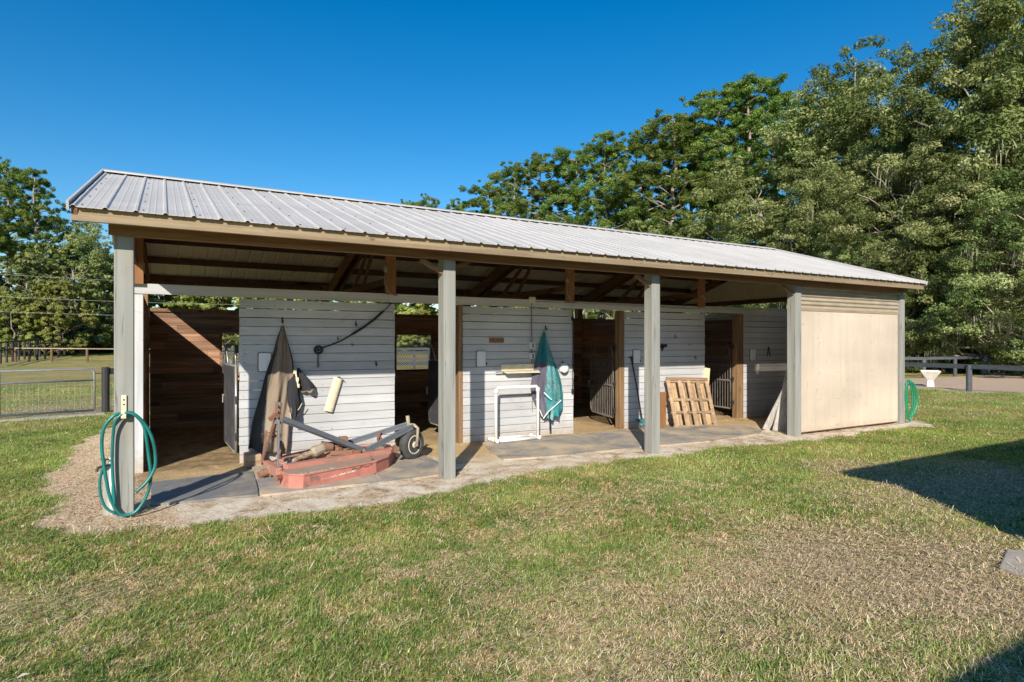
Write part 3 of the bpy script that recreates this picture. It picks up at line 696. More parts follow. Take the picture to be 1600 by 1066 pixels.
# conduit with boxes
t=thing('electrical_conduit','grey conduit with two outlet boxes running down the second wall','conduit',(5.33,W-.03,1.3))
mb=MB(); mb.tube([(5.325,W-.04,2.2),(5.335,W-.04,1.2)],.011,8); mb.tube([(5.335,W-.035,1.2),(5.345,W-.035,.42)],.006,6); mb.build('pipe',M['greypipe'],t)
for (z,h,w_) in ((1.455,.055,.05),(1.29,.045,.04),(2.17,.045,.05)):
    mb=MB(); mb.box(5.333-w_,5.333+w_,W-.075,W-.022,z-h,z+h); b=mb.build('outlet_box',M['boxgrey'],t,bevel=.004)
    if z<2: mb=MB(); mb.lathe([(.014,0),(.014,.004)],(5.333,W-.081,z+.015),'y',10); mb.lathe([(.014,0),(.014,.004)],(5.333,W-.081,z-.02),'y',10); mb.build('socket',M['black'],b)
mb=MB(); mb.tube([(5.34,W-.052,2.14),(6.0,W-.052,2.15),(7.6,W-.052,2.145),(8.9,W-.052,2.13),(9.03,W-.06,2.16),(9.1,W-.10,2.3),(9.05,W-.12,2.38),(8.98,W-.1,2.36)],.009,6); mb.build('branch_pipe',M['pipe'],t,smooth=True)
for i,(x,z) in enumerate(((2.93,2.36),(5.95,2.36))):
    mb=MB(); mb.tube([(x,1.80,z+.12),(x-.02,1.79,z+.02),(x-.01,1.78,z-.08),(x+.06,1.79,z-.19),(x+.18,1.84,z-.21)],.008,6); mb.lathe([(.02,0),(.03,.03),(.03,.07),(.012,.09)],(x,1.80,z+.1),'z',10)
    tag(mb.build('cable_loop',M['greypipe'],smooth=True),['pale cable and lamp holder looping off the block nearest the second grey post','pale cable and lamp holder on the block between second and third grey posts'][i],'cable','cables on the brown blocks')
# strap by the third opening
mb=MB(); mb.tube([(6.125,W-.035,2.03),(6.13,W-.035,1.5),(6.12,W-.035,.72)],.008,6); mb.box(6.105,6.135,W-.05,W-.022,.66,.74); mb.box(6.10,6.14,W-.05,W-.022,1.86,1.92)
tag(mb.build('hanging_strap',M['blackrope']),'thin black strap hanging down the wall edge left of the third opening','strap')
# white round cap
t=thing('round_cap','round white cap on a black hook right of the teal fly sheet','cap',(5.93,W-.05,1.08))
mb=MB(); mb.lathe([(.02,-.055),(.06,-.045),(.083,-.02),(.088,.01),(.08,.025)],(5.935,W-.055,1.085),'y',20); mb.build('dome',M['white'],t,smooth=True)
mb=MB(); mb.tube([(5.935+.07*math.cos(a),W-.07,1.07+.07*math.sin(a)) for a in np.linspace(-2.6,-.3,9)],.012,6); mb.build('peak',M['darkmetal'],t)
# white handle on the end bay wall
mb=MB(); mb.box(10.66,10.71,W-.05,W-.021,.86,1.07); tag(mb.build('white_bracket',M['white'],bevel=.008),'small upright white plastic bracket on the wall inside the end bay','bracket')

# ------------------------------------------------------------------ draped blankets
def drape(name,left,right,mats,depth,folds,seed,parent,y=W-.028,nx_=26,nz_=46,x0f=0,x1f=1,zone=None):
    zl=[q[1] for q in left]; zr=[q[1] for q in right]; rs=random.Random(seed); ph=[rs.uniform(0,6.28) for _ in range(6)]
    ztop=min(zl[0],zr[0]); V=[];
    def ip(t,seq):
        s=t*(len(seq)-1); i=min(int(s),len(seq)-2); f=s-i; return seq[i][0]*(1-f)+seq[i+1][0]*f, seq[i][1]*(1-f)+seq[i+1][1]*f
    for j in range(nz_+1):
        t=j/nz_; xl,za=ip(t,left); xr,zb=ip(t,right)
        for i in range(nx_+1):
            u=x0f+(x1f-x0f)*i/nx_; x=xl*(1-u)+xr*u; z=za*(1-u)+zb*u
            d=depth*math.sin(math.pi*min(max(u,0.02),.98))**.6*(.35+.65*t**.7)
            amp=.028*t+.006
            d+=amp*math.sin(u*folds*6.28+ph[0]+t*1.2)+amp*.5*math.sin(u*folds*13+ph[1]-t*2)+.007*math.sin(u*31+ph[2]+2.2*math.sin(t*6+ph[3]))+.005*math.sin(t*19+u*9+ph[4])*t
            x+=(.012*math.sin(t*8+ph[5])+.006*math.sin(t*21+ph[2]))*t*(1 if u in (0,1) else .6); z-=.018*math.sin(math.pi*u)*(t>.9)+.012*math.sin(u*17+ph[1])*(t**6)
            V.append((x,y-.012-max(d,0.0),z))
    mb=MB(); k=nx_+1
    F=[];Mi=[]
    for j in range(nz_):
        for i in range(nx_):
            F.append((j*k+i,(j+1)*k+i,(j+1)*k+i+1,j*k+i+1)); Mi.append(zone(i/nx_,j/nz_) if zone else 0)
    mb.v=V; mb.f=F; mb.r=[.5]*len(F); mb.m=Mi
    o=mb.build(name,mats,parent,smooth=True); s=o.modifiers.new('thick','SOLIDIFY'); s.thickness=.006; s.offset=-1
    return o
t=thing('horse_blanket','taupe horse blanket with dark lining draped from a hook behind the mower','horse blanket',(1.5,W-.03,.1))
b1L=[(1.595,1.71),(1.54,1.56),(1.49,1.37),(1.43,1.17),(1.37,.93),(1.31,.71),(1.25,.48),(1.205,.29),(1.20,.19)]
b1R=[(1.615,1.72),(1.66,1.56),(1.70,1.41),(1.735,1.26),(1.755,1.05),(1.76,.86),(1.745,.64),(1.69,.43),(1.67,.24),(1.655,.12)]
def zn(u,t):
    if u<.12+.14*t+.03*math.sin(t*9): return 1  # left strip and lower hem get the painted fold shading
    if u>.93 and t<.4: return 2
    if t>.88 and u<.5: return 1
    return 0
drape('outer_cloth',b1L,b1R,[M['tan'],M['foldshade'],M['charcoal']],.10,2.0,3,t,zone=zn,nx_=34)
fl=[(1.66,1.0),(1.655,.9),(1.655,.8),(1.665,.7),(1.69,.6),(1.72,.50)]; fr=[(1.78,1.15),(1.80,1.0),(1.81,.9),(1.825,.75),(1.81,.64),(1.74,.49)]
drape('dark_lining',fl,fr,[M['charcoal']],.07,1.3,9,t,y=W-.09,nx_=14,nz_=20)
bl=[(1.78,1.17),(1.79,1.05),(1.80,.95),(1.82,.86)]; br=[(1.80,1.18),(1.87,1.10),(1.95,.99),(2.02,.89)]
drape('corner_flap',bl,br,[M['charcoal'],M['tan']],.05,.8,12,t,y=W-.06,nx_=10,nz_=12,zone=lambda u,t_:1 if t_>.86 else 0)
mb=MB(); mb.tube([(1.75,1.78,.62),(1.79,1.77,.66),(1.825,1.76,.73)],.006,5); mb.tube([(1.68,1.77,.62),(1.70,1.78,.50),(1.73,1.79,.44),(1.77,1.80,.56)],.006,5)
for (x,z) in ((1.745,1.13),(1.77,1.03),(1.78,.95)): mb.box(x-.02,x+.02,1.795,1.81,z-.025,z+.025)
mb.tube([(1.745,1.80,1.15),(1.77,1.80,1.04),(1.785,1.80,.93)],.012,5)
mb.build_each('strap',M['offwhite'],t)
mb=MB(); mb.tube([(1.21,1.80,.30),(1.3,1.74,.36),(1.42,1.72,.39),(1.52,1.73,.40)],.006,5); mb.build('cord',M['black'],t)
t=thing('fly_sheet','teal patterned fly sheet with purple-grey lining hanging from a hook over the pipe frame','horse blanket',(5.6,W-.03,.3))
b2L=[(5.545,1.68),(5.48,1.5),(5.43,1.33),(5.375,1.2),(5.33,1.0),(5.295,.8),(5.32,.65),(5.40,.48),(5.47,.32)]
b2R=[(5.56,1.68),(5.61,1.56),(5.67,1.4),(5.745,1.22),(5.83,1.04),(5.90,.83),(5.94,.65),(5.93,.47),(5.87,.34),(5.76,.28)]
def zn2(u,t):
    if t<.36: return 0 if u>.5 else 2
    if u<.40+.05*math.sin(t*5): return 1
    if u>.86: return 2
    return 0
drape('sheet_cloth',b2L,b2R,[M['fly'],M['purp'],M['tealc']],.10,1.6,21,t,zone=zn2,nx_=34)
mb=MB(); mb.tube([(5.47,1.77,.31),(5.56,1.75,.42),(5.68,1.745,.50),(5.80,1.76,.58)],.008,5); mb.tube([(5.35,1.79,.62),(5.40,1.79,.48),(5.46,1.78,.34)],.007,5); mb.tube([(5.47,1.75,.72),(5.55,1.73,.64),(5.6,1.73,.60)],.008,5); mb.build('piping',M['plaque'],t)
mb=MB(); mb.bar((5.60,1.78,.42),(5.625,1.80,.10),.035,.006,(0,1,0)); mb.build('hanging_strap',M['black'],t)
fl=[(5.62,.52),(5.63,.42),(5.67,.33)]; fr=[(5.84,.60),(5.86,.45),(5.80,.33)]
drape('folded_hem',fl,fr,[M['tealc']],.04,.8,5,t,y=W-.11,nx_=8,nz_=8)

# ------------------------------------------------------------------ PVC frame
t=thing('pipe_rack','white plastic pipe rack standing on the mat below the cream shelf','rack',(5.05,1.75,0))
mb=MB(); r=.024; yy=1.66
fa,fb=4.57,5.30
mb.tube([(fa,yy,.03),(fa,yy,.80),(fa+.03,yy,.83),(fb-.03,yy,.83),(fb,yy,.80),(fb,yy,.03)],r,10)
mb.build('upright_frame',M['white'],t,smooth=True)
mb=MB()
for x in (fa,fb): mb.tube([(x,1.60,.042),(x,1.89,.042)],r,10)
mb.tube([(fa,1.63,.043),(fb,1.63,.043)],r,10); mb.tube([(fa,1.86,.043),(fb,1.86,.043)],r,10); mb.build('base_frame',M['white'],t,smooth=True)
mb=MB()
for x,z in ((fa,.83),(fb,.83)):
    mb.tube([(x,yy,z-.09),(x,yy,z-.02)],.03,10)
for x in (fa,fb):
    for y_ in (1.63,1.86): mb.tube([(x-.0,y_-.04,.047),(x,y_+.04,.047)],.030,10)
mb.build_each('fitting',M['white'],t,smooth=True)

# ------------------------------------------------------------------ pallet leaning on the third wall
t=thing('wooden_pallet','weathered wooden pallet leaning upright against the third plank wall','pallet',(8.5,1.72,0))
Mp=Matrix.Translation((8.03,1.50,.01))@Matrix.Rotation(R(2.5),4,'Y')@Matrix.Rotation(R(-17),4,'X')   # local x along wall, z up, -y outwards
Wd,Hd=1.04,.92
Tl=lambda x0,x1,y0,y1,z0,z1,mb,rnd=None: mb.box(x0,x1,y0,y1,z0,z1,rnd,M=Mp)
mb=MB()
for z0 in (0,.26,.49,.83): Tl(0,Wd,.02,.045,z0,z0+.045 if z0 in (.26,.49) else z0+.05,mb)
Tl(0,Wd,.0,.018,.865,.92,mb,.2)
mb.build('stringer',M['palletx'],t)
for i in range(5):
    x=[.0,.27,.50,.73,.97][i]; mb=MB(); Tl(x,x+.07,-.005,.018,0,Hd-.06,mb); mb.build('slat',M['palletx'],t)
mb=MB()
for i,(x,w_) in enumerate(((.09,.075),(.175,.07),(.345,.085),(.44,.045),(.585,.09),(.69,.03),(.815,.09),(.915,.045))):
    Tl(x,x+w_,.05,.066,.03,Hd-.05,mb)
mb.build('back_slats',M['pallet'],t)
for z in (0,.39,.83):
    pass
# brown board behind the pallet
mb=MB(); mb.box(7.93,8.08,1.78,1.80,0,.62,M=Matrix.Translation((0,0,0))); tag(mb.build('loose_board',M['brace']),'reddish brown board standing behind the left edge of the pallet','board')
# fork with teal scoop
t=thing('stable_fork','black long-handled stable fork with teal basket leaning below the third plaque','fork',(7.6,1.6,0))
mb=MB(); mb.tube([(7.37,1.895,1.24),(7.47,1.86,.7),(7.56,1.83,.15)],.013,7); mb.tube([(7.33,1.9,1.24),(7.41,1.9,1.25)],.014,6); mb.build('handle',M['black'],t)
mb=MB()
for i in range(12): u=i/11; mb.tube([(7.42+.26*u,1.84,.16),(7.44+.26*u,1.72,.06),(7.46+.26*u,1.56,.045)],.005,5)
mb.tube([(7.42,1.84,.16),(7.68,1.84,.16)],.012,6); mb.tube([(7.42,1.84,.16),(7.45,1.7,.15),(7.46,1.56,.05)],.010,6); mb.tube([(7.68,1.84,.16),(7.71,1.7,.15),(7.72,1.56,.05)],.010,6); mb.build('basket',M['tealc'],t)
# leaning grey boards by post 4
for i,(bx,by,tx,ty,lab) in enumerate(((9.40,.62,9.62,.26,'grey weathered board leaning inside the end bay, splayed furthest left'),(9.44,.45,9.36,.2,'widest grey weathered board leaning against the fourth grey post'),(9.52,.40,9.42,.16,'rightmost grey weathered board tucked behind the fourth grey post'))):
    mb=MB(); zt_=(.9,1.12,1.02)[i]; mb.bar((bx-.12,by+.02,.005),(9.27+.03*i,.14+.02*i,zt_),.115,.022,(-.45,-.9,.25)); tag(mb.build('leaning_board',M['greyboard'],bevel=.002),lab,'board','grey boards leaning at the end bay')
# clutter in the bay
t=thing('plastic_bucket','black bucket standing in the shade at the back of the end bay','bucket',(11.35,1.6,.1))
mb=MB(); mb.lathe([(.13,.10),(.15,.25),(.16,.42),(.168,.42),(.168,.445),(.15,.445),(.14,.25),(.12,.12)],(11.3,1.55,0),'z',20); mb.build('pail',M['black'],t,smooth=True)
mb=MB(); mb.tube([(11.14,1.5,.40),(11.12,1.47,.28),(11.2,1.38,.2),(11.42,1.42,.25),(11.46,1.55,.40)],.006,6); mb.lathe([(.0,0),(.02,.005),(.02,.02)],(11.14,1.44,.40),'y',8); mb.build('handle',M['pipe'],t)
mb=MB(); mb.box(10.95,11.6,1.25,1.85,-.01,.09,rnd=.3); mb.box(11.0,11.5,1.3,1.8,.09,.10); tag(mb.build('low_crate',M['stall'],bevel=.01),'low brown wooden box under the black bucket in the end bay','crate')

# ------------------------------------------------------------------ hoses
def hose_thing(x,y,lab,mat,pts_list,r=.0115):
    t=thing('garden_hose',lab,'hose',(x,y,0)); return t
t=thing('garden_hose','teal garden hose looped on a bracket on the leftmost grey post','hose',(0,-.1,0))
def sp(pts,n_=8):      # Catmull-Rom
    P=[Vector(p) for p in pts]; P=[P[0]*2-P[1]]+P+[P[-1]*2-P[-2]]; out=[]
    for i in range(1,len(P)-2):
        for k in range(n_):
            u=k/n_; a,b,c,d=P[i-1],P[i],P[i+1],P[i+2]
            out.append(.5*((2*b)+(c-a)*u+(2*a-5*b+4*c-d)*u*u+(3*b-a-3*c+d)*u**3))
    out.append(P[-2]); return out
yh=-.125
mb=MB()
mb.tube(sp([(.0,yh,.90),(-.07,yh-.01,.88),(-.14,yh-.01,.78),(-.155,yh,.62),(-.14,yh,.48),(-.12,yh-.01,.33),(-.09,yh,.17),(-.03,yh-.01,.05),(.03,yh-.01,.03),(.10,yh-.01,.06),(.17,yh,.18),(.20,yh,.33),(.185,yh+.01,.5),(.165,yh,.68),(.14,yh,.80),(.07,yh,.89),(.01,yh,.905)]),.0135,8)
mb.tube(sp([(.01,yh-.02,.905),(.08,yh-.025,.885),(.16,yh-.02,.79),(.215,yh-.02,.65),(.235,yh-.02,.5),(.225,yh-.02,.4),(.17,yh-.03,.30),(.09,yh-.04,.22)]),.0135,8)
mb.tube(sp([(-.01,yh-.02,.895),(-.055,yh-.02,.84),(-.075,yh,.72),(-.082,yh,.5),(-.075,yh,.3),(-.065,yh,.12)]),.0125,8)
mb.tube(sp([(-.145,yh+.02,.45),(-.17,yh+.03,.34),(-.165,yh+.03,.22),(-.13,yh+.02,.11),(-.06,yh+.01,.045)]),.011,8)
mb.build('hose_loops',M['hose'],t,smooth=True)
t=thing('hose_bracket','cream slotted hose bracket screwed to the leftmost grey post','bracket',(0,-.09,.95))
mb=MB(); mb.box(-.018,.020,-.095,-.081,.86,1.05); mb.box(-.018,.020,-.15,-.095,.855,.868); mb.box(-.018,.020,-.155,-.145,.868,.92); mb.build('plate',M['offwhite'],t,bevel=.002)
mb=MB()
for z in (.97,1.01): mb.lathe([(.007,0),(.007,.003)],(.001,-.0985,z),'y',8)
mb.build_each('screw',M['black'],t)
t=thing('water_spigot','white standpipe with a black tap beside the leftmost grey post','tap',(-.075,.12,0))
mb=MB(); mb.tube([(-.09,.05,0),(-.09,.05,.46)],.022,10); mb.tube([(-.09,.05,.44),(-.09,.05,.50)],.03,10); mb.build('standpipe',M['white'],t,smooth=True)
mb=MB(); mb.tube([(-.09,.03,.44),(-.15,-.0,.44),(-.19,-.01,.43),(-.2,-.01,.40)],.012,8); mb.tube([(-.14,0,.44),(-.14,0,.49)],.006,6); mb.tube([(-.17,0,.495),(-.11,0,.495)],.008,6); mb.build_each('tap',M['darkmetal'],t)
mb=MB(); mb.bar((-.135,.06,.0),(-.135,.06,.42),.03,.05); mb.build('backing_board',M['greyboard'],t)
t=thing('garden_hose','green garden hose hanging in a coil at the far right grey post','hose',(12.3,.0,0))
mb=MB()
for k,(ox,w_,zb) in enumerate(((0,.10,.07),(.02,.21,.14),(.035,.06,.03),(-.01,.27,.20),(.01,.15,.10))):
    mb.tube(sp([(12.34+ox,-.1,.80),(12.34+ox+w_*.8,-.11,.70),(12.34+ox+w_*1.1,-.12,.42),(12.34+ox+w_*.7,-.11,.15),(12.36+ox,-.10,zb),(12.29+ox,-.1,.25),(12.27+ox,-.1,.5),(12.29+ox,-.1,.72),(12.34+ox,-.1,.80)]),.013,7)
mb.build('hose_coil',M['hoseg'],t,smooth=True)

# ------------------------------------------------------------------ rotary mower
t=thing('rotary_mower','faded red tractor mower deck with rusty mast and one cream-rimmed tail wheel','mower',(2.1,1.0,0))
def deckpoly(k=1.0,cx=2.12,cy=.98):
    P=[(1.36,.42),(1.40,.26),(1.53,.17),(2.40,.50),(2.62,.72),(2.90,1.28),(2.86,1.50),(2.45,1.72),(1.95,1.70),(1.55,1.42),(1.34,1.05)]
    return [(cx+(x-cx)*k,cy+(y-cy)*k) for x,y in P]
mb=MB(); P=deckpoly(); n_=len(P)
lo_=[(x,y,.015) for x,y in P]; hi_=[(2.12+(x-2.12)*.982,.98+(y-.98)*.982,.145) for x,y in P]
mb.add(lo_+hi_,[(i,(i+1)%n_,n_+(i+1)%n_,n_+i) for i in range(n_)],.5); mb.build('deck_skirt',M['reds'],t)
mb=MB(); P2=deckpoly(.975); mb.prism(P2,.130,.143,rnd=.3); mb.build('deck_top',M['redtop'],t)
mb=MB()
mb.tube([(x,y,.145) for x,y in deckpoly(.983)+[deckpoly(.985)[0]]],.012,6)
# raised rib boxes across the deck
mb.bar((1.43,.62,.165),(2.72,1.02,.165),.10,.05,rnd=.5); mb.bar((2.72,1.02,.165),(2.80,1.35,.165),.08,.05,rnd=.5); mb.bar((1.42,1.0,.16),(1.95,1.12,.16),.08,.05)
mb.bar((1.36,.55,.12),(1.30,1.08,.12),.06,.10,rnd=.2)
mb.build('deck_rib',M['red'],t,bevel=.006)
mb=MB(); mb.box(2.735,2.775,.86,.93,.16,.24); mb.tube([(2.36,.60,.165),(2.36,.60,.20)],.014,8); mb.tube([(1.36,.42,.10),(1.30,.38,.10)],.03,8); mb.build_each('lug',M['rust'],t)
# gearbox
mb=MB(); mb.lathe([(.15,.14),(.14,.17),(.08,.19),(.075,.26),(.085,.27),(.085,.285),(.05,.30),(.035,.36),(.0,.37)],(2.10,1.10,0),'z',8); mb.lathe([(.055,-.02),(.06,.1),(.03,.14)],(2.02,1.05,.27),Matrix.Rotation(R(90),3,'Y')@Matrix.Rotation(R(180),3,'X'),12)
mb.box(2.14,2.24,1.10,1.2,.22,.36); mb.bar((2.0,1.0,.2),(2.25,.95,.2),.05,.05); mb.bar((2.25,1.05,.2),(2.3,.85,.2),.05,.06); mb.build_each('gearbox',M['rust'],t,bevel=.006)
# drive shaft
d=Vector((1.28,.88,.075)); e=Vector((2.0,1.05,.285)); q=lambda f:d+(e-d)*f
mb=MB(); mb.tube([q(.12),q(.25),q(.62)],[.026,.024,.024],10); mb.tube([q(.55),q(.72)],[.032,.032],12); mb.tube([q(.70),q(.74),q(.9)],[.045,.068,.055],10); mb.tube([q(.02),q(.13)],[.07,.055],12); mb.build('shaft_guard',M['rustl'],t)
mb=MB(); mb.tube([q(.88),q(1.02)],.04,10); mb.tube([q(-.10),q(.03)],[.035,.045],10); mb.tube([q(-.06)+Vector((0,0,.05)),q(-.06)-Vector((0,0,.05))],.018,8); mb.bar(q(-.12)+Vector((.0,.03,0)),q(0)+Vector((0,.03,0)),.02,.06); mb.build_each('yoke',M['rust'],t)
# mast
mb=MB(); mb.bar((1.355,.62,.06),(1.40,.82,.64),.055,.02,(1,0,0)); mb.bar((1.385,.84,.60),(1.42,.88,.83),.06,.02,(1,0,0)); mb.tube([(1.33,.60,.07),(1.40,.64,.07)],.035,10); mb.build('mast_bar',M['bluesteel'],t,bevel=.003)
mb=MB(); mb.bar((1.27,1.12,.18),(1.385,.86,.70),.05,.02,(1,0,0)); mb.bar((1.27,1.12,.14),(1.31,1.1,.50),.05,.02,(1,0,0)); mb.bar((1.385,.83,.60),(1.41,.87,.84),.075,.018,(0,1,0)); mb.bar((1.30,.80,.66),(1.40,.84,.74),.03,.05); mb.bar((1.40,.80,.40),(1.46,.9,.28),.04,.06); mb.bar((1.33,1.1,.44),(1.44,1.0,.44),.03,.03)
for z in (.68,.74,.80): mb.tube([(1.38,.80,z),(1.43,.94,z)],.012,8)
mb.bar((1.41,.84,.24),(1.46,.95,.36),.03,.09); mb.build('mast_bar',M['rust'],t,bevel=.003)
# lift arms
mb=MB(); mb.bar((1.45,.84,.66),(2.36,.93,.225),.012,.065,(0,1,1)); mb.bar((1.45,.84,.63),(2.36,.95,.20),.045,.010,(0,1,1)); mb.build('lift_arm',M['bluesteel'],t)
for a_,b_ in (((2.20,1.30,.235),(3.02,1.16,.455)),((2.42,.97,.20),(3.05,1.10,.425))):
    mb=MB(); mb.bar(a_,b_,.05,.06,(0,0,1)); mb.bar(Vector(a_)+Vector((0,-.028,.03)),Vector(b_)+Vector((0,-.028,.03)),.01,.02); mb.build('tail_arm',M['bluesteel'],t)
mb=MB(); mb.bar((2.60,1.08,.30),(2.66,1.18,.36),.03,.05); mb.tube([(2.62,.98,.30),(2.66,1.26,.36)],.012,6); mb.bar((2.83,1.1,.38),(2.84,1.12,.18),.012,.02); mb.build_each('cross_bolt',M['rust'],t)
# tail wheel on its fork
wc=Vector((3.06,1.14,.195)); rot=Matrix.Rotation(R(28),3,'Z')@Matrix.Rotation(R(90),3,'X')
mb=MB(); prof=[(.115,-.05),(.15,-.058),(.18,-.05),(.194,-.03),(.196,0),(.194,.03),(.18,.05),(.15,.058),(.115,.05)]
mb.lathe(prof,wc,rot,32); tw=mb.build('tail_wheel',M['tyre'],t,smooth=True)
mb=MB(); mb.lathe([(.12,.045),(.122,.056),(.108,.056),(.095,.035),(.05,.03),(.04,.055),(.02,.06),(.0,.06)],wc,rot,28); mb.lathe([(.12,-.045),(.122,-.056),(.108,-.056),(.095,-.035),(.05,-.03),(.0,-.05)],wc,rot,28); mb.build('rim',M['rim'],tw,smooth=True)
for s in (1,-1):
    pass
nrm=rot@Vector((0,0,1))
mb=MB(); f1=wc+nrm*.085
mb.tube([f1+Vector((0,0,-.02)),f1+Vector((.01,0,.1)),wc+nrm*.08+Vector((.02,0,.21)),wc+nrm*.04+Vector((-.0,0,.25)),wc+Vector((-.04,0,.255))],[.022,.018,.02,.022,.022],8)
mb.tube([wc+Vector((-.04,0,.22)),wc+Vector((-.055,0,.37))],.024,10); mb.tube([wc-nrm*.08,f1+nrm*.02],.016,10); mb.build('caster_fork',M['rustl'],t,smooth=True)
# worn markings on the deck, illegible remains
def on_deck(u,v_,z=.1465):      # u along front edge, v inward
    a=Vector((1.53,.17,0)); dx=Vector((.935,.355,0)); dy=Vector((-.355,.935,0)); p=a+dx*u+dy*v_; return (p.x,p.y,z)
mb=MB(); uu=.02
rl=random.Random(4)
for ch,wd in (('F',.035),('a',.03),(' ',.012),('n',.035),('u',.03),('m',.04),('a',.03),('r',.022),(' ',.015),('S',.035),('l',.012)):
    if ch!=' ':
        hgt=.045 if ch in 'FSl' else .034; st=.010
        strokes={'F':[(0,0,st,hgt),(0,hgt-st,wd,st),(0,hgt*.45,wd*.7,st)],'a':[(0,0,wd,st),(wd-st,0,st,hgt),(0,hgt*.5,wd,st),(0,0,st,hgt*.5)],'n':[(0,0,st,hgt),(0,hgt-st,wd,st),(wd-st,0,st,hgt)],'u':[(0,0,st,hgt),(0,0,wd,st),(wd-st,0,st,hgt)],'m':[(0,0,st,hgt),(0,hgt-st,wd,st),(wd*.4,0,st,hgt),(wd-st,0,st,hgt)],'r':[(0,0,st,hgt),(0,hgt-st,wd,st)],'S':[(0,0,wd,st),(wd-st,0,st,hgt*.5),(0,hgt*.42,wd,st),(0,hgt*.45,st,hgt*.5),(0,hgt-st,wd,st)],'l':[(0,0,st,hgt)]}[ch]
        for (a_,b_,c_,d_) in strokes:
            q_=[on_deck(uu+a_,.06+b_),on_deck(uu+a_+c_,.06+b_),on_deck(uu+a_+c_,.06+b_+d_),on_deck(uu+a_,.06+b_+d_)]
            mb.add([Vector(v)+Vector((0,0,-.0035+dz)) for dz in (0,.002) for v in q_],[(4,5,6,7),(0,1,5,4),(1,2,6,5),(2,3,7,6),(3,0,4,7)])
    uu+=wd+.011
mb.build('worn_lettering',M['decal'],t)
def on_side(u,z):
    a=Vector((1.53,.17,0)); b=Vector((2.40,.50,0)); d_=(b-a).normalized(); p=a+d_*u; nn=Vector((d_.y,-d_.x,0)); k=(z-.015)/.13*.014; p=p-nn*k+nn*.004; return Vector((p.x,p.y,z))
mb=MB()
for i in range(16):
    u=.60+i*.018; h=.012+.014*rl.random(); z=.100+.005*math.sin(i)+i*.0006
    q_=[on_side(u,z),on_side(u+.010,z),on_side(u+.010,z+h),on_side(u,z+h)]; mb.add(q_,[(0,1,2,3)])
mb.build('worn_stencil',M['decalb'],t)
mb=MB()
for i in range(34):
    u=.22+i*.0125; c0=.068+.0006*i+.004*math.sin(i*1.7); h=.004+.016*(i/34)*(.4+rl.random()*.8)
    if rl.random()<.12: continue
    q_=[on_side(u,c0-h/2),on_side(u+.0125,c0-h/2+.001),on_side(u+.0125,c0+h/2),on_side(u,c0+h/2)]; mb.add(q_,[(0,1,2,3)])
mb.build('paint_scuff',M['decal'],t)

# ------------------------------------------------------------------ rubber mats on the walkway
def mat_(poly,lab,m_='mat'):
    P=np.array(poly,float); mb=MB(); 
    # subdivided outline with worn edge
    out=[]
    for i in range(len(P)):
        a,b=P[i],P[(i+1)%len(P)]; k=max(2,int(np.linalg.norm(b-a)/.12))
        for j in range(k):
            q=a+(b-a)*j/k; out.append((q[0]+random.uniform(-.006,.006),q[1]+random.uniform(-.006,.006)))
    mb.prism(out,-.005,.016); tag(mb.build('rubber_mat',M[m_]),lab,'mat','rubber mats laid along the barn walkway')
mat_([(.19,.22),(1.10,.13),(1.20,1.33),(.19,1.26)],'bare grey rubber mat just right of the leftmost grey post','matd')
mat_([(1.13,.10),(2.35,.06),(2.4,1.8),(1.22,1.7)],'grey rubber mat lying under the red mower')
mat_([(2.38,.03),(3.25,.10),(3.3,1.8),(2.42,1.8)],'dusty grey mat between the mower wheel and second grey post')
mat_([(4.05,.50),(4.95,.36),(5.1,1.75),(4.4,1.85)],'dusty rubber mat in front of the white pipe rack')
mat_([(4.98,.36),(6.15,.34),(6.2,1.75),(5.13,1.75)],'rubber mat in front of the teal fly sheet and third opening')
mat_([(6.18,.34),(7.45,.22),(7.55,1.75),(6.23,1.75)],'rubber mat crossed by the shadow left of the third grey post')
mat_([(7.50,.2),(8.72,.35),(8.75,1.60),(7.58,1.60)],'grey rubber mat in front of the pallet')
mat_([(8.76,.37),(9.15,.60),(9.35,1.2),(8.79,1.4)],'small grey mat corner between the pallet and leaning boards')

# ------------------------------------------------------------------ house out of frame on the right (its shadow falls on the lawn)
t=thing('neighbouring_house','pale house behind the viewer whose shadow crosses the lawn','house',(8.5,-9,0))
mb=MB(); mb.box(4.45,16,-11.9,-6.35,0,2.45); mb.box(.45,4.45,-11.9,-8.95,0,2.3); mb.build('wall',M['housewall'],t)
mb=MB()
H=2.6; mb.prism([(-6.18,H-.02),(-9.2,H+.9),(-12.1,H-.02),(-12.1,H-.14),(-6.18,H-.14)],4.2,16.3,M=Matrix(((0,0,1,0),(1,0,0,0),(0,1,0,0),(0,0,0,1))))
H=2.4; mb.prism([(-8.75,H),(-10.4,H+.5),(-12.0,H),(-12.0,H-.12),(-8.75,H-.12)],.32,4.19,M=Matrix(((0,0,1,0),(1,0,0,0),(0,1,0,0),(0,0,0,1))))
mb.build('roof',M['shingle'],t)
mb=MB(); mb.prism([(5.10,-4.38),(5.55,-4.25),(5.75,-4.55),(5.45,-4.85),(5.0,-4.68)],-.05,.022); tag(mb.build('stepping_stone',M['slab'],bevel=.012),'flat grey stepping stone at the right edge of the lawn','paver')

